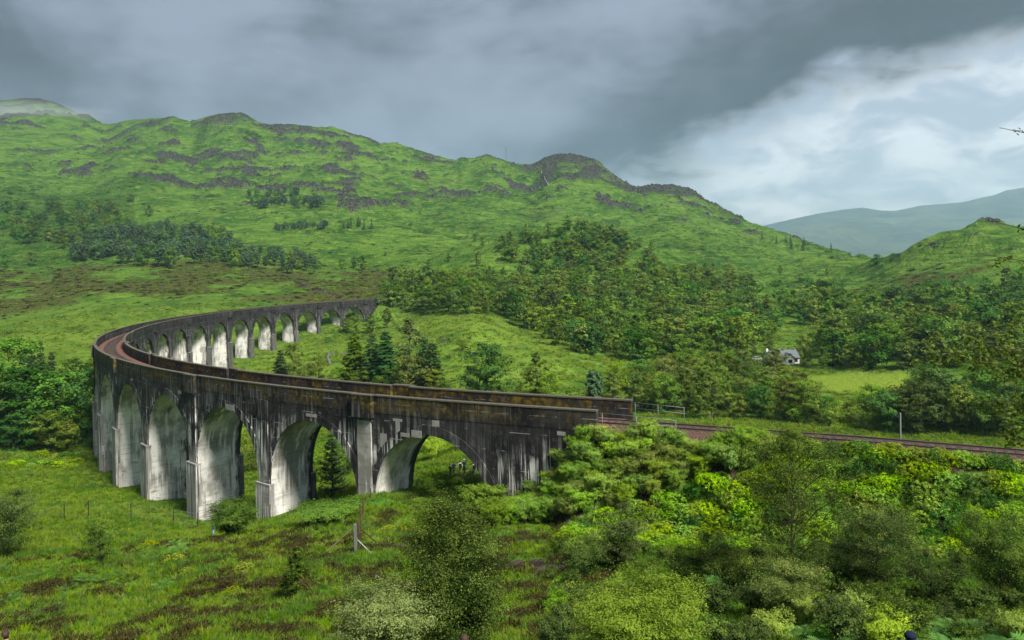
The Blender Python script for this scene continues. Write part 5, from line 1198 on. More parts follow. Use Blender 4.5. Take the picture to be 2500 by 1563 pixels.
def tuft(seed, mat, n=16, w_=.022, bend=.5, wide=.25):
    rng = np.random.default_rng(seed); V = []; F = []; T = []
    for i in range(n):
        a = rng.uniform(0, 6.28); r_ = rng.uniform(0, wide); p = np.array([math.cos(a)*r_, math.sin(a)*r_, -.05]); h = rng.uniform(.55, 1.05)
        b = a+rng.normal()*.8; d = np.array([math.cos(b), math.sin(b), 0])*bend*rng.uniform(.3, 1.2); s = np.array([-math.sin(b), math.cos(b), 0])*w_*rng.uniform(.8, 1.4)
        k = len(V); m = p+d*.3+np.array([0, 0, h*.6]); e = p+d+np.array([0, 0, h*rng.uniform(.8, 1)])
        V += [p-s, p+s, m+s*.8, m-s*.8, e]; F += [(k, k+1, k+2, k+3)]; T += [rng.uniform(.2, .9)]*5
    V = np.array(V); F4 = np.array(F); F3 = np.array([(f[3], f[2], f[3]+1) for f in F])
    return mesh_np('tuft', V, [F4, F3], [mat], None, {'tint': np.array(T)})
def heather_tuft(seed, mat):
    rng = np.random.default_rng(seed); n = 150; P = rng.normal(size=(n, 3)); P /= np.linalg.norm(P, axis=1)[:, None]; P[:, 2] = np.abs(P[:, 2])*.75; P *= rng.uniform(.55, 1.0, n)[:, None]
    V, F = leaf_quads(P*.5, .15, .035, rng, up=.2, along=P*2+np.array([0, 0, 1.0]))
    return mesh_np('heather', V, F, [mat], None, {'tint': np.repeat(rng.uniform(0, 1, n)*.7+.3*P[:, 2], 4)})
def fern(seed, mat):
    rng = np.random.default_rng(seed); V = []; F = []; T = []
    for f in range(7):
        a = f*.9+rng.uniform(-.2, .2); d = np.array([math.cos(a), math.sin(a), 0]); s = np.array([-d[1], d[0], 0]); L = rng.uniform(.75, 1.1); tt = rng.uniform(.2, .9)
        m = 15
        for i in range(m):
            u = (i+1)/m; c = d*L*u*.95+np.array([0, 0, .75*math.sin(min(u*2.0, 2.4))*.75]); wl = .36*L*math.sin(math.pi*(.12+.88*(1-u)))*.9*(1-u*.25)+.02
            for sg in (-1, 1):
                e = c+s*sg*wl+d*.10-np.array([0, 0, .10*wl]); k = len(V)
                V += [c-d*.028, c+d*.028, e+d*.012, e-d*.012]; F.append((k, k+1, k+2, k+3)); T += [tt+rng.uniform(-.1, .1)]*4
    return mesh_np('fern', np.array(V), np.array(F), [mat], None, {'tint': np.clip(T, 0, 1)})
MG1 = leaf_mat('meadow_grass', (0.060, 0.125, 0.009), (0.175, 0.275, 0.020), .35, .75, .03, .28)
MG2 = leaf_mat('dry_grass', (0.110, 0.150, 0.020), (0.250, 0.290, 0.050), .35, .75, .03, .25)
MG3 = leaf_mat('rush_grass', (0.035, 0.090, 0.012), (0.115, 0.215, 0.026), .3, .75, .03, .28)
MH = leaf_mat('heather_brown', (0.020, 0.018, 0.007), (0.072, 0.064, 0.021), .15, .9, .03, .3)
MFE = leaf_mat('bracken_frond', (0.034, 0.100, 0.020), (0.120, 0.250, 0.055), .3, .75, .03, .25)
TU = [tuft(500, MG1), tuft(501, MG1, 20, .02, .65), tuft(502, MG2, 14, .018, .5), tuft(503, MG3, 22, .018, .4), tuft(504, MG3, 18, .02, .6)]
g_rng = np.random.default_rng(9)
def field_points(n, rmin, rmax, azl, azh, keep):
    """more points close by; keep(x,y,noise)->probability"""
    u = g_rng.uniform(0, 1, n*2); r_ = np.sqrt(rmin**1.1*0+(rmin**.9+(rmax**.9-rmin**.9)*u)**(2/.9)); a = g_rng.uniform(azl, azh, n*2)
    x = r_*np.sin(a); y = r_*np.cos(a); s_, t_ = axis_inv(x, y)
    bad = (np.abs(t_) < 2.8) & (s_ < -SP)
    pr = keep(x, y)*(~bad); m = g_rng.uniform(0, 1, n*2) < pr
    return x[m][:n], y[m][:n]
def attr_at(A, x, y):
    a = np.arctan2(x, y); c = np.clip(np.rint(np.interp(a, G_AZ, np.arange(len(G_AZ)))).astype(int), 0, len(G_AZ)-1); r_ = np.hypot(x, y)
    lo = np.zeros(len(x), int); hi = np.full(len(x), _rowsN-1)
    for _ in range(11):
        m = (lo+hi)//2; g = GR[c, m] <= r_; lo = np.where(g, m, lo); hi = np.where(g, hi, m)
    return A[c, lo]
def rots(n, tilt=.25): return np.stack([g_rng.normal(size=n)*tilt, g_rng.normal(size=n)*tilt, g_rng.uniform(0, 6.28, n)], 1)
# meadow grass
x, y = field_points(95000, 14, 190, R(-38), R(38), lambda x, y: 1-attr_at(soil, x, y)*.95)
nn = fbm(x/7, y/7, 3); hh = attr_at(heath, x, y); n = len(x)
pick = np.where(nn+g_rng.normal(size=n)*.25 > .18, 3, np.where(g_rng.uniform(0, 1, n) < .22+.3*hh, 2, 0))+ (g_rng.uniform(0, 1, n) < .5)*np.where(nn > .3, 1, 0)
pick = np.where((1250+FPX*x/np.maximum(y, 1) > 1400) & (np.hypot(x, y) < 58), np.where(g_rng.uniform(0, 1, n) < .5, 3, 4), pick)
pick = np.clip(np.where((pick == 0) & (g_rng.uniform(0, 1, n) < .5), 1, pick), 0, 4)
rr = np.hypot(x, y); sc = (.34+.22*np.clip(nn+.4, 0, 1))*g_rng.uniform(.7, 1.35, n)*np.interp(rr, [15, 60, 190], [.8, 1.0, 1.35])
_, tt_ = axis_inv(x, y); sc = np.where(np.abs(tt_) < 3.6, sc*.6, sc)*(1-.35*hh)
wid = np.interp(rr, [15, 60, 190], [1.0, 1.45, 2.4])
gn_scatter('grass', np.stack([x, y, _ground_np(x, y)], 1), rots(n), np.stack([sc*wid, sc*wid, sc], 1), pick, TU, 'long rough meadow grass around the viaduct feet')
# heather clumps
HT = [heather_tuft(520+i, MH) for i in range(3)]
x, y = field_points(12000, 24, 105, R(-38), R(10), lambda x, y: np.clip(attr_at(heath, x, y)*1.3-.12, 0, 1))
n = len(x); sc = g_rng.uniform(.7, 1.5, n)
gn_scatter('heather', np.stack([x, y, _ground_np(x, y)-.05], 1), rots(n, .15), np.stack([sc*1.2, sc*1.2, sc*.8], 1), g_rng.integers(0, 3, n), HT, 'brown heather clumps in the meadow')
# bracken on the near slope at the right and along the fence
FE = [fern(540+i, MFE) for i in range(3)]
def fkeep(x, y):
    px = 1250+FPX*x/np.maximum(y, 1); nb = fbm(x/3.5+5, y/3.5, 3)
    r_ = np.hypot(x, y); a = sstep(px, 1850, 2100)*(r_ < 31)*sstep(nb, -.35, .1)+(px > 1560)*(px < 1760)*(r_ > 42)*(r_ < 50)*sstep(nb, -.2, .1)
    b = (px < 450)*(r_ > 50)*(r_ < 75)*sstep(nb, .0, .3)*.5+(r_ < 27)*(px < 250)*sstep(nb, -.3, .1)
    return np.clip(a+b, 0, 1)
x, y = field_points(5200, 14, 75, R(-37), R(37), fkeep); n = len(x); sc = g_rng.uniform(.4, .8, n)
gn_scatter('bracken', np.stack([x, y, _ground_np(x, y)-.02], 1), rots(n, .18), np.stack([sc, sc, sc], 1), g_rng.integers(0, 3, n), FE, 'green bracken fronds on the near slope')

# coarser tufts on the fields farther off, so that they do not read as a smooth sheet
x, y = field_points(42000, 170, 430, R(-36), R(36), lambda x, y: np.clip(1-attr_at(soil, x, y)-attr_at(rock, x, y)-attr_at(bright, x, y), 0, 1)*sstep(fbm(x/9, y/7, 3), -.35, .35))
n = len(x); sc = g_rng.uniform(.45, .95, n)
gn_scatter('field_tussocks', np.stack([x, y, _ground_np(x, y)-.05], 1), rots(n), np.stack([sc*3.0, sc*3.0, sc], 1), np.where(g_rng.uniform(0, 1, n) < .2, 3, np.where(g_rng.uniform(0, 1, n) < .5, 2, 0)), TU, 'rough tussocks on the fields behind the viaduct')
# bracken beds, heather and loose stones on the hillsides
HB = [join('clump', [crown_mesh('c', (lambda P: P)(np.random.default_rng(600+i).normal(size=(90, 3))*np.array([.42, .42, .16])+np.array([0, 0, .22])), np.random.default_rng(700+i).uniform(0, 1, 90), .26, .20, np.random.default_rng(800+i), m_, up=.9)]) for i, m_ in enumerate((LEAF['dark'], LEAF['fresh'], MH))]
def hillkeep(x, y): return np.clip(attr_at(brack_shade, x, y)*.9+attr_at(heath, x, y)*.35+.04, 0, 1)*(1-attr_at(rock, x, y))
x, y = field_points(34000, 380, 1650, R(-36), R(30), hillkeep); n = len(x)
bk = attr_at(brack_shade, x, y) > attr_at(heath, x, y); rr = np.hypot(x, y); sc = g_rng.uniform(1.2, 3.2, n)*np.interp(rr, [380, 1600], [.7, 1.7])
gn_scatter('hill_bracken', np.stack([x, y, _ground_np(x, y)-.1], 1), rots(n, .1), np.stack([sc, sc, sc*.7], 1), np.where(bk, np.where(g_rng.uniform(0, 1, n) < .75, 0, 1), np.where(g_rng.uniform(0, 1, n) < .6, 2, 1)), HB, 'bracken beds and heather on the hillsides')

# ================================================================ THINGS
M_GALV = plain('galvanised_steel', (0.32, 0.34, 0.36), .45, .5, .7, .15, 5)
M_HANDRAIL = plain('dull_galvanised_tube', (0.20, 0.21, 0.22), .55, .4, .5, .2, 5)
M_RUST = plain('rusty_steel', (0.080, 0.042, 0.027), .85, .2, .2, .45, 9)
M_POST = plain('dark_timber', (0.035, 0.026, 0.022), .9, .15, 0, .4, 9)
M_WOOD = plain('weathered_timber', (0.34, 0.29, 0.20), .85, .2, 0, .25, 9)
M_WIRE = plain('fence_wire', (0.10, 0.10, 0.10), .5, .4, .7, .1, 5)
M_WPOST = plain('grey_white_post', (0.17, 0.175, 0.175), .8, .2, 0, .2, 6)
# handrails at the end of both parapets
for (sa, sb, t_, dz, lb) in [(S_END_O, S_END_O-7.4, HW-.25, -.35, 'galvanised tube handrail at the end of the near parapet'), (S_END_I, S_END_I-5.2, -HW+.25, .1, 'galvanised tube handrail at the end of the far parapet')]:
    x, y = axis(sa, t_); H = thing('handrail', lb, 'handrail', (x, y, ztop(sa)-1.9)); o0 = Vector((x, y, ztop(sa)-1.9))
    P = lambda s, z: Vector(vw(s, t_, ztop(s)+z))-o0
    for z in (-.25+dz*0, -.80):
        MB().tube([P(sa+.15, z), P((sa+sb)/2, z-.12), P(sb, z-.25)], .022, 6).build('rail', M_HANDRAIL, H, True)
    for f in (.06, .5, .985):
        s = sa+(sb-sa)*f; MB().tube([P(s, -2.6), P(s, -.22-.25*f)], .026, 6).build('post', M_HANDRAIL, H, True)
H = Vector((*axis(-2.42*SP, -3.4), 0)); H.z = gz(H.x, H.y)
b = MB().box((-.055, -.05, -.2), (.055, .05, 2.35)); b.prism([(-.055, -.05, 2.35), (.055, -.05, 2.35), (0, -.05, 2.43)], (0, .1, 0))
tag(b.build('marker_post', M_WPOST, None, loc=H, rot=(0, .03, .4)), 'pale upright marker post on the far side of the track', 'post')
# stock fence at the left
fp = [(30, 1268), (157, 1270), (216, 1264), (320, 1270), (424, 1283), (483, 1292), (660, 1272)]
pts = [hit(x, y, 40) for x, y in fp]; fence = thing('wire_fence', 'low post and wire stock fence across the left meadow', 'fence', pts[0])
tops = []
for h_ in pts:
    l = h_-pts[0]; ht = 40*h_.y/FPX; MB().tube([l+Vector((0, 0, -.3)), l+Vector((.02, 0, ht))], [.062, .055], 6).build('post', M_POST, fence); tops.append((l, ht))
for f in (.95, .72, .48, .25):
    MB().tube([l+Vector((0, -.06, ht*f)) for l, ht in tops], .011, 4).build('wire', M_WIRE, fence)
# tall rusty fence running to the pier
b0 = hit(869, 1353, 40); df = thing('deer_fence', 'tall rusty fence with grey strainer post and braces below the nearest pier', 'fence', b0)
def fpost(x, yb, yt, mat, r_=.06, nm='post', sq=False):
    g_ = hit(x, yb, 40); z = at(x, yt, g_.y).z; l = g_-b0
    if sq: MB().box((l.x-r_, l.y-r_, l.z-.3), (l.x+r_, l.y+r_, l.z+z-g_.z)).build(nm, mat, df)
    else: MB().tube([l+Vector((0, 0, -.3)), l+Vector((0, 0, z-g_.z))], r_, 6).build(nm, mat, df)
    return l, z-g_.z
s1 = fpost(869, 1353, 1280, M_GALV, .095, 'strainer_post', True)
q = [fpost(876, 1345, 1276, M_RUST), fpost(881, 1310, 1232, M_RUST, .055), fpost(887, 1262, 1214, M_RUST, .055), fpost(905, 1222, 1192, M_RUST, .05), fpost(1015, 1351, 1308, M_RUST, .05)]
for (a, b_), mat in ((((794, 1350), (857, 1293)), M_WOOD), (((906, 1351), (873, 1318)), M_GALV), (((921, 1326), (881, 1292)), M_RUST)):
    g_ = hit(*a, 40); e = at(*b_, b0.y+.2); MB().tube([g_-b0, e-b0], .035, 6).build('brace', mat, df)
for f in (.97, .8, .62, .45, .28, .12): MB().tube([l+Vector((0, 0, h*f)) for l, h in q[:4]], .014, 4).build('wire', M_RUST, df)
for f in (.95, .65, .35): MB().tube([q[0][0]+Vector((0, 0, q[0][1]*f)), q[4][0]+Vector((0, 0, q[4][1]*f))], .009, 4).build('wire', M_WIRE, df)

# cottage
M_WALL = plain('white_harling', (0.70, 0.70, 0.68), .9, .2, 0, .08, 3)
M_SLATE = plain('blue_grey_slate', (0.105, 0.115, 0.135), .6, .35, 0, .35, 2.5)
M_TRIM = plain('black_trim', (0.02, 0.02, 0.022), .5, .3, 0, .1, 3)
M_GLASS = plain('dark_glass', (0.02, 0.024, 0.03), .12, .6, 0, .1, 3)
h0 = hit(1932, 889, 200); cot = thing('cottage', 'white cottage with blue grey slate roof and black trim beside the wood', 'house', h0, .10)
def gable_roof(mb, x0, x1, y0, y1, ze, zr, ov=.3, th=.16):
    """ridge along x"""
    ym = (y0+y1)/2
    for sg, ya in ((-1, y0-ov), (1, y1+ov)):
        k = (zr-ze)/(abs(ym-(y0 if sg < 0 else y1))); zl = ze-ov*k
        mb.prism([(x0-ov, ya, zl), (x0-ov, ym, zr), (x0-ov, ym, zr+th), (x0-ov, ya, zl+th)], (x1-x0+2*ov, 0, 0))
wl = MB(); wl.box((-8.5, 0, -.5), (3.2, 6.2, 2.45)); wl.prism([(-8.5, 0, 2.45), (-8.5, 6.2, 2.45), (-8.5, 3.1, 4.85)], (11.7, 0, 0)); wl.build('wall', M_WALL, cot)
rf = MB(); gable_roof(rf, -8.5, 3.2, 0, 6.2, 2.45, 4.88); ro = rf.build('roof', M_SLATE, cot)
for xx in (-8.1, -1.7, 2.9): MB().box((xx-.35, 2.7, 4.3), (xx+.35, 3.5, 5.75)).build('chimney', M_WALL if xx != -1.7 else M_SLATE, ro)
wg = MB(); wg.box((-3.0, -2.0, -.5), (.4, -.003, 2.45)); wg.prism([(-3.0, -2.0, 2.45), (.4, -2.0, 2.45), (-1.3, -2.0, 4.1)], (0, 4.2, 0)); wg.build('gable_wing', M_WALL, cot)
g2 = MB()
for sg in (-1, 1):
    xa = -1.3+sg*2.05; zl = 4.12-2.05*(1.65/1.7); g2.prism([(xa, -2.35, zl), (-1.3, -2.35, 4.12), (-1.3, -2.35, 4.3), (xa, -2.35, zl+.18)], (0, 4.8, 0))
gr = g2.build('gable_roof', M_SLATE, cot)
bb = MB()
for sg in (-1, 1):
    xa = -1.3+sg*2.1; zl = 4.05-2.05*(1.65/1.7); bb.prism([(xa, -2.42, zl), (-1.3, -2.42, 4.1), (-1.3, -2.42, 4.32), (xa, -2.42, zl+.24)], (0, .06, 0))
bb.build('bargeboard', M_TRIM, gr)
MB().box((.45, -.36, 2.14), (3.5, -.24, 2.26)).build('gutter', M_TRIM, ro); MB().box((.43, -.12, -.3), (.53, -.02, 2.2)).build('downpipe', M_TRIM, cot)
for (xc, yf, w_, z0, z1) in ((-1.3, -2.0, 1.5, .7, 1.95), (1.9, 0, 1.3, .75, 1.95), (-6.5, 0, 1.2, .8, 1.9), (-4.6, 0, 1.2, .8, 1.9)):
    wf = MB()
    for a, c_ in (((xc-w_/2, z0), (xc+w_/2, z0+.1)), ((xc-w_/2, z1-.1), (xc+w_/2, z1)), ((xc-w_/2, z0+.1), (xc-w_/2+.1, z1-.1)), ((xc+w_/2-.1, z0+.1), (xc+w_/2, z1-.1)), ((xc-.04, z0+.1), (xc+.04, z1-.1))): wf.box((a[0], yf-.06, a[1]), (c_[0], yf+.02, c_[1]))
    wo = wf.build('window', M_TRIM, cot); MB().box((xc-w_/2+.1, yf-.03, z0+.1), (xc+w_/2-.1, yf-.012, z1-.1)).build('pane', M_GLASS, wo)
do = MB().box((-3.9, -.06, -.2), (-3.15, .02, 1.95)).build('door', M_TRIM, cot); MB().box((-3.3, -.11, .85), (-3.24, -.06, .97)).build('handle', M_GALV, do)
# parked car
M_CAR = plain('silver_car_paint', (0.42, 0.44, 0.47), .3, .6, .4, .05, 2); M_TYRE = plain('tyre_rubber', (0.02, 0.02, 0.02), .8, .2, 0, .1, 5)
h1 = hit(1846, 880, 200); car = thing('parked_car', 'silver car parked on the drive left of the cottage', 'car', h1, .15)
prof = [(-2.1, .32), (-2.12, .72), (-1.95, .92), (-1.2, .98), (-.55, 1.42), (.95, 1.46), (1.75, 1.0), (2.08, .88), (2.1, .34)]
MB().prism([(x_, -.84, z_) for x_, z_ in prof], (0, 1.68, 0)).build('body', M_CAR, car)
for sg in (-.85, .845): MB().prism([(-1.0, sg, 1.0), (-.5, sg, 1.36), (.9, sg, 1.40), (1.5, sg, 1.02)], (0, .006, 0)).build('side_window', M_GLASS, car)
MB().prism([(-1.17, -.7, 1.01), (-.58, -.64, 1.40), (-.58, .64, 1.40), (-1.17, .7, 1.01)], (-.02, 0, .015)).build('windscreen', M_GLASS, car)
for xx in (-1.35, 1.35):
    for sg in (-.86, .68): MB().tube([(xx, sg, .32), (xx, sg+.18, .32)], .32, 14).build('wheel', M_TYRE, car)
for sg in (-.62, .62): MB().box((-2.15, sg-.16, .62), (-2.1, sg+.16, .76)).build('headlight', M_GALV, car)

# mast on the ridge
g_ = hit(1236, 396, 900); x_, y_ = g_.x, g_.y; mz = gz(x_, y_)
m_ = MB(); Hm = at(1236, 358, y_).z-mz
for k in range(3):
    a = k*2.094; m_.tube([(math.cos(a)*1.1, math.sin(a)*1.1, -2), (math.cos(a)*.5, math.sin(a)*.5, Hm)], .26, 4)
nb = 16
for i in range(nb):
    for k in range(3):
        a, b_ = k*2.094, (k+1)*2.094; r0 = 1.1-.6*i/nb; r1 = 1.1-.6*(i+1)/nb; z0 = Hm*i/nb; z1 = Hm*(i+1)/nb
        m_.tube([(math.cos(a)*r0, math.sin(a)*r0, z0), (math.cos(b_)*r1, math.sin(b_)*r1, z1)], .12, 3, cap=False)
mast = thing('radio_mast', 'thin lattice radio mast on the ridge against the cloud', 'mast', (x_, y_, mz)); m_.build('lattice', M_GALV, mast)
for z in (.45, .7, .9): MB().tube([(0, -.9, Hm*z-.9), (0, -.9, Hm*z+.9)], .35, 8).build('antenna', M_WPOST, mast)

# waterfall down the crag
wp = [(1321, 417), (1323, 425), (1329, 432), (1331, 440), (1336, 447), (1341, 456)]
W = [hit(a, b_, 700) for a, b_ in wp]; V = []; F = []
for i, p in enumerate(W):
    wd_ = .35+.2*(i % 2)+.1*i; q_ = Vector((p.x, p.y-1.4, p.z+1.0)); V += [q_+Vector((-wd_/2, 0, 0)), q_+Vector((0, -.6, .1)), q_+Vector((wd_/2, 0, 0))]
for i in range(len(W)-1):
    a = 3*i; F += [(a, a+1, a+4, a+3), (a+1, a+2, a+5, a+4)]
me = bpy.data.meshes.new('waterfall'); me.from_pydata([tuple(v) for v in V], [], F); me.materials.append(plain('white_water', (.42, .43, .44), .4, .3, 0, .1, 1))
tag(obj('waterfall', me), 'thin white waterfall running down the dark crag on the ridge', 'waterfall')

# ruined drystone wall in the field behind the viaduct
M_STONE = plain('field_stone', (0.14, 0.135, 0.13), .95, .1, 0, .5, 2)
wpts = [hit(806, 892, 110), hit(800, 878, 110), hit(803, 866, 110), hit(822, 862, 110), hit(834, 866, 110), hit(856, 861, 110)]
dw = thing('drystone_wall', 'broken drystone wall in the field behind the viaduct', 'wall', wpts[0]); dw['kind'] = 'thing'; sv = MB(); srng = random.Random(3); nst = 0
stone = [None]*4
for k in range(4):
    mb = MB(); V = []
    for i in range(8):
        V.append(Vector(((-1 if i in (0, 3, 4, 7) else 1)*.28*srng.uniform(.8, 1.2), (-1 if i in (0, 1, 4, 5) else 1)*.24*srng.uniform(.8, 1.2), (0 if i < 4 else 1)*.34*srng.uniform(.8, 1.2))))
    mb.add(V, [(0, 3, 2, 1), (4, 5, 6, 7), (0, 1, 5, 4), (1, 2, 6, 5), (2, 3, 7, 6), (3, 0, 4, 7)]); stone[k] = mb.mesh('stone', M_STONE)
for i, (a, b_) in enumerate(zip(wpts[:-1], wpts[1:])):
    L = (b_-a).length; n = int(L/.5)
    if i == 3: continue
    for j in range(n):
        p = a.lerp(b_, j/n); g_ = gz(p.x, p.y)
        for lv in range(srng.choice([2, 3, 3])):
            if nst >= 290: break
            obj('stone', srng.choice(stone), dw, (p.x-wpts[0].x+srng.uniform(-.1, .1), p.y-wpts[0].y+srng.uniform(-.1, .1), g_-wpts[0].z-.05+lv*.3), (srng.uniform(-.2, .2), srng.uniform(-.2, .2), srng.uniform(0, 6))); nst += 1
# rocks showing through on the embankment and in the river bed
def boulder(seed):
    bm = bmesh.new(); bmesh.ops.create_icosphere(bm, subdivisions=2, radius=1); rg = random.Random(seed); ax = [Vector((rg.uniform(-1, 1), rg.uniform(-1, 1), rg.uniform(-1, 1))).normalized() for _ in range(9)]; ds = [rg.uniform(.35, .8) for _ in ax]
    for v in bm.verts:
        for a_, d_ in zip(ax, ds):
            e = v.co.dot(a_)
            if e > d_: v.co -= a_*(e-d_)
        v.co.z *= .75
    me = bpy.data.meshes.new('boulder'); bm.to_mesh(me); bm.free(); me.materials.append(M_ROCK); return me
M_ROCK = plain('grey_rock', (0.075, 0.066, 0.060), .9, .2, 0, .5, 2.2)
BL = [boulder(i) for i in range(4)]
for x, y, s_, lb in [(2150, 1212, .8, 'rock showing between rhododendrons, upper left of the bank'), (2290, 1200, .55, 'pale flat rock high on the right bank'), (2170, 1260, .9, 'largest rock in the middle of the right bank'), (2030, 1205, .5, 'small rock beside the tallest birch'), (2310, 1275, .6, 'rock low on the right bank'), (2250, 1230, .5, 'rock between two bright bushes on the right bank'), (2200, 1285, .7, 'dark rock under the bright bushes on the right bank'), (2330, 1370, .7, 'brown rock at the foot of the right bank'), (1275, 1345, .4, 'rock beside the bare earth below the abutment')]:
    g_ = hit(x, y, 30); tag(obj('boulder', prng.choice(BL), None, (g_.x, g_.y+.15*s_, g_.z-.25*s_), (prng.uniform(-.4, .4), prng.uniform(-.4, .4), prng.uniform(0, 6)), (s_*1.2, s_*.8, s_*.8)), lb, 'rock')
for i in range(26):
    x_, y_ = -84+prng.gauss(0, 5), 165+prng.gauss(0, 4); tag(obj('boulder', prng.choice(BL), None, (x_, y_, gz(x_, y_)), (0, 0, prng.uniform(0, 6)), prng.uniform(.25, .7)), 'river stone on the dark bank beside the leftmost piers', 'rock', 'river stones beside the leftmost piers')

# ---------------------------------------------------------------- people
def person_mesh(key, arm=(.1, .1), stride=.1, jacket=None, trousers=None, hairm=None, skinm=None, shoe=None, cap=False, seed=0):
    V = []; E = []; Rr = []
    def v(p, r_, par=None):
        V.append(p); Rr.append(r_); i = len(V)-1
        if par is not None: E.append((par, i))
        return i
    pel = v((0, 0, .95), (.155, .115)); wa = v((0, .0, 1.10), (.135, .10), pel); ch = v((0, .0, 1.30), (.175, .12), wa); sh = v((0, .01, 1.43), (.12, .085), ch)
    nk = v((0, -.005, 1.50), (.055, .055), sh); h1_ = v((0, -.02, 1.575), (.07, .082), nk); h2_ = v((0, -.015, 1.65), (.076, .095), h1_); h3_ = v((0, -.005, 1.715), (.05, .06), h2_)
    for sg in (-1, 1):
        f = stride*sg
        hip = v((sg*.09, 0, .88), (.095, .10), pel); kn = v((sg*.10, -f*.5-.02, .50), (.062, .068), hip); an = v((sg*.10, -f, .10), (.043, .047), kn); he = v((sg*.10, -f-.02, .045), (.042, .04), an); v((sg*.11, -f-.17, .03), (.04, .028), he)
        s_ = v((sg*.185, .01, 1.40), (.062, .062), sh); a_ = arm[0 if sg < 0 else 1]
        el_ = v((sg*.25, .03-a_*.25, 1.14), (.048, .048), s_); wr = v((sg*.265, -.02-a_*1.1, .93+a_*.9), (.031, .031), el_); pm = v((sg*.268, -.04-a_*1.25, .86+a_*.98), (.036, .022), wr)
        for q in range(4): 
            k_ = v((sg*.262+(q-1.5)*.003, -.075-a_*1.3+q*.018, .80+a_*1.02), (.009, .009), pm); v((sg*.25, -.078-a_*1.32+q*.017, .765+a_*1.03+.006*abs(q-1.5)), (.008, .008), k_)
        t_ = v((sg*.245, -.085-a_*1.2, .84+a_*.98), (.011, .011), pm); v((sg*.24, -.10-a_*1.2, .81+a_*.98), (.009, .009), t_)
    me = bpy.data.meshes.new('body_frame'); me.from_pydata(V, E, []); o = bpy.data.objects.new('body_frame', me); COL.objects.link(o)
    o.modifiers.new('skin', 'SKIN'); o.modifiers['skin'].use_smooth_shade = True; o.modifiers['skin'].branch_smoothing = .3
    for i, r_ in enumerate(Rr): me.skin_vertices[0].data[i].radius = r_; me.skin_vertices[0].data[i].use_root = (i == 0)
    s_ = o.modifiers.new('sub', 'SUBSURF'); s_.levels = 1; s_.render_levels = 1
    bpy.context.view_layer.update()
    m2 = bpy.data.meshes.new_from_object(o.evaluated_get(bpy.context.evaluated_depsgraph_get())); bpy.data.objects.remove(o)
    m2.name = 'body'; m2.materials.clear()
    for q in (jacket, trousers, skinm, hairm, shoe): m2.materials.append(q)
    for p in m2.polygons:
        c = p.center; z = c.z; ax_ = abs(c.x)
        if z > 1.505: mi = 3 if (z > 1.66 or (c.y > .0 and z > 1.54)) else 2
        elif ax_ > .215 and z < .90+max(arm)*.95 and z > .6: mi = 2
        elif z > .93 or ax_ > .2: mi = 0
        elif z > .09: mi = 1
        else: mi = 4
        p.material_index = mi; p.use_smooth = True
    return m2
M_SKIN = plain('skin', (0.45, 0.27, 0.19), .6, .3, 0, .06, 5); M_HAIR = plain('brown_hair', (0.045, 0.024, 0.015), .7, .3, 0, .3, 20); M_SHOE = plain('dark_shoe', (0.03, 0.028, 0.026), .7, .2, 0, .2, 5)
CL = {k: plain(k+'_cloth', c, .9, .1, 0, .15, 6) for k, c in {'navy': (0.012, 0.018, 0.045), 'white': (.55, .55, .53), 'black': (.014, .014, .016), 'grey': (.16, .17, .18), 'light_blue': (.18, .34, .62), 'teal': (.03, .08, .12), 'khaki': (.16, .13, .08), 'red': (.25, .04, .04)}.items()}
def face(par, rz=0):
    """nose, ears and eyes set on the head"""
    MB().tube([(0, -.098, 1.64), (0, -.118, 1.605), (0, -.10, 1.598)], [.008, .014, .010], 6).build('nose', M_SKIN, par, True)
    for sg in (-1, 1):
        MB().tube([(sg*.074, 0, 1.60), (sg*.082, .008, 1.63), (sg*.076, .012, 1.655)], [.010, .015, .010], 6).build('ear', M_SKIN, par, True)
        MB().tube([(sg*.03, -.094, 1.645), (sg*.03, -.102, 1.645)], .010, 8).build('eye', CL['black'], par, True)
    MB().tube([(-.022, -.096, 1.568), (0, -.101, 1.565), (.022, -.096, 1.568)], .006, 5).build('mouth', CL['red'], par, True)
def person(loc, rz, sc, label, jk, tr, pack=None, cap=None, arm=(.1, .1), stride=.1, group=None):
    p = thing('person', label, 'person', loc, rz, group); p.scale = (sc,)*3
    obj('body', person_mesh(0, arm, stride, CL[jk], CL[tr], M_HAIR, M_SKIN, M_SHOE), p); face(p)
    hair = bmesh.new(); bmesh.ops.create_uvsphere(hair, u_segments=16, v_segments=10, radius=1)
    for v_ in list(hair.verts):
        if v_.co.y < -.35 and v_.co.z < .45 or v_.co.z < -.55: hair.verts.remove(v_)
    for v_ in hair.verts: v_.co = Vector((v_.co.x*.094, v_.co.y*.112+.008, v_.co.z*.105+1.665))
    me = bpy.data.meshes.new('hair'); hair.to_mesh(me); hair.free(); me.materials.append(M_HAIR); [setattr(q_, 'use_smooth', True) for q_ in me.polygons]; obj('hair', me, p)
    if cap:
        MB().tube([(0, .005, 1.70), (0, .005, 1.745), (0, .005, 1.785), (0, .005, 1.80)], [.108, .106, .07, .02], 14).build('cap', CL[cap], p, True)
    if pack:
        b = MB().box((-.16, .12, 1.0), (.16, .34, 1.46)); b.box((-.13, .343, 1.03), (.13, .40, 1.25)); bp = b.build('backpack', CL[pack], p)
        for sg in (-.11, .11): MB().tube([(sg, .13, 1.05), (sg*1.05, -.13, 1.25), (sg, -.10, 1.42), (sg, .13, 1.46)], .018, 5).build('strap', CL[pack], bp)
    return p
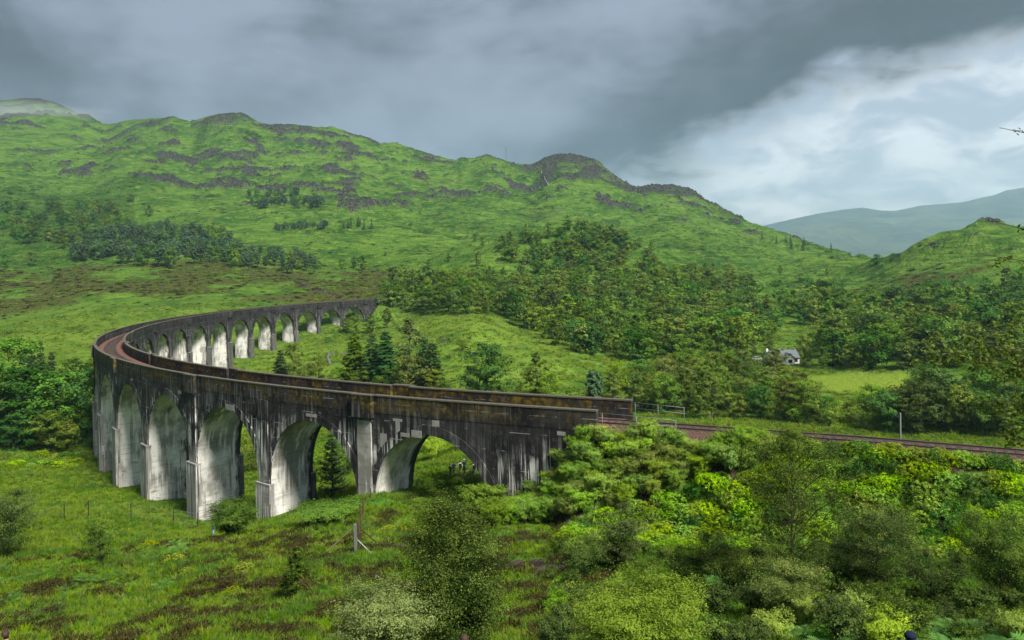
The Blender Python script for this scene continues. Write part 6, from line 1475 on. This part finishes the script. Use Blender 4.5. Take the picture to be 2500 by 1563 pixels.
for i, (x, y, rz, jk, tr, pk, cp, arm, sd, lb) in enumerate([
    (1109, 1163, 2.9, 'navy', 'black', 'navy', None, (.1, .3), .1, 'walker in navy jacket with pack, leftmost of the group under the nearest arch'),
    (1124, 1161, 3.4, 'white', 'khaki', 'black', None, (.12, .12), .05, 'walker in white top with dark pack in the middle of the group'),
    (1134, 1158, 2.7, 'navy', 'black', None, 'light_blue', (.1, .2), .12, 'walker in navy jacket with light blue cap under the nearest arch'),
    (1158, 1165, 3.3, 'white', 'grey', 'black', None, (.1, .1), .16, 'walker with pale top and black pack, right of the group'),
    (1100, 1170, 2.4, 'black', 'black', None, None, (.25, .1), .1, 'walker in black in front of the group, beside the bushes')]):
    g_ = hit(x, y, 60); person(g_, rz, 1.0, lb, jk, tr, pk, cp, arm, sd)
g_ = hit(521, 1312, 40); person(g_, 2.2, 1.0, 'person in light blue trousers half hidden by the round bush', 'teal', 'light_blue')
for x, y, jk, lb in [(675, 658, 'white', 'tiny walker in white on the moor below the plantation'), (783, 709, 'navy', 'tiny walker in blue on the moor path, left one of a pair'), (788, 708, 'light_blue', 'tiny walker in light blue on the moor path, right one of a pair')]:
    g_ = hit(x, y, 200); person(g_, 2.5, 1.0, lb, jk, 'black')
for (x, yh, Y, jk, cp, lb) in [(14, 1541, 20, 'grey', None, 'brown haired person at the bottom left corner, head only in view'), (1133, 1551, 17, 'navy', None, 'brown haired person at the bottom edge below the large birch'), (2222, 1550, 14.5, 'navy', 'navy', 'person in dark blue cap at the bottom right edge')]:
    e = at(x, yh, Y); person((e.x, Y, e.z-1.74), 3.3, 1.0, lb, jk, 'black', None, cp)

# loose stones lying on the crags: too many to count
x, y = field_points(2600, 420, 1700, R(-36), R(31), lambda x, y: np.clip(attr_at(rock, x, y)*1.2+.015, 0, 1)); n = len(x); sc = g_rng.uniform(.5, 1.7, n)*np.interp(np.hypot(x, y), [400, 900], [.5, 1])
M_PALEROCK = plain('pale_schist', (0.13, 0.128, 0.118), .9, .1, 0, .6, .3)
BL2 = []
for b_ in BL:
    m2 = b_.copy(); m2.materials.clear(); m2.materials.append(M_PALEROCK); BL2.append(m2)
gn_scatter('crag_stones', np.stack([x, y, _ground_np(x, y)], 1), rots(n, .3), np.stack([sc*1.3, sc, sc*.8], 1), g_rng.integers(0, 4, n), BL2, 'loose grey stones and ledges on the crags')

# ================================================================ AIR
def vol_box(name, lo, hi, build):
    m = bpy.data.materials.new(name); m.use_nodes = True; t = NT(m.node_tree); t.n.clear(); out = t.n.new('ShaderNodeOutputMaterial'); build(t, out)
    o = MB().box(lo, hi).build(name, m); return o
def hz_(t, out):
    v = t.add('ShaderNodeVolumePrincipled', {'Color': (0.54, 0.79, 1.0, 1), 'Density': 0.000082, 'Anisotropy': 0.25}); t.l.new(v.outputs[0], out.inputs['Volume'])
tag(vol_box('haze', (-9000, -500, -220), (12000, 10200, 900), hz_), 'thin blue haze over the whole valley', None, None, 'stuff')
def mist(px, py, Y, sx, sy, sz, dens, seed):
    bm = bmesh.new(); bmesh.ops.create_icosphere(bm, subdivisions=3, radius=1)
    m = bpy.data.materials.new('mist'); m.use_nodes = True; t = NT(m.node_tree); t.n.clear(); out = t.n.new('ShaderNodeOutputMaterial')
    tc_ = t.add('ShaderNodeTexCoord').outputs['Object']
    ln = t.add('ShaderNodeVectorMath', {0: tc_}, operation='LENGTH').outputs['Value']
    n = t.noise(tc_, 1.6, 4, .6)
    d = t.math('MULTIPLY', t.ramp(t.math('ADD', ln, t.math('MULTIPLY', t.math('SUBTRACT', n, .5), 1.3)), 1.0, .25), dens)
    v = t.add('ShaderNodeVolumePrincipled', {'Color': (.66, .69, .74, 1), 'Density': d}); t.l.new(v.outputs[0], out.inputs['Volume'])
    me = bpy.data.meshes.new('mist'); bm.to_mesh(me); bm.free(); me.materials.append(m)
    o = obj('mist', me, None, at(px, py, Y), (0, 0, .2), (sx, sy, sz))
    return o
tag(mist(85, 283, 1680, 190, 100, 32, .008, 1), 'patch of cloud clinging to the summit at the far left', None, None, 'stuff')
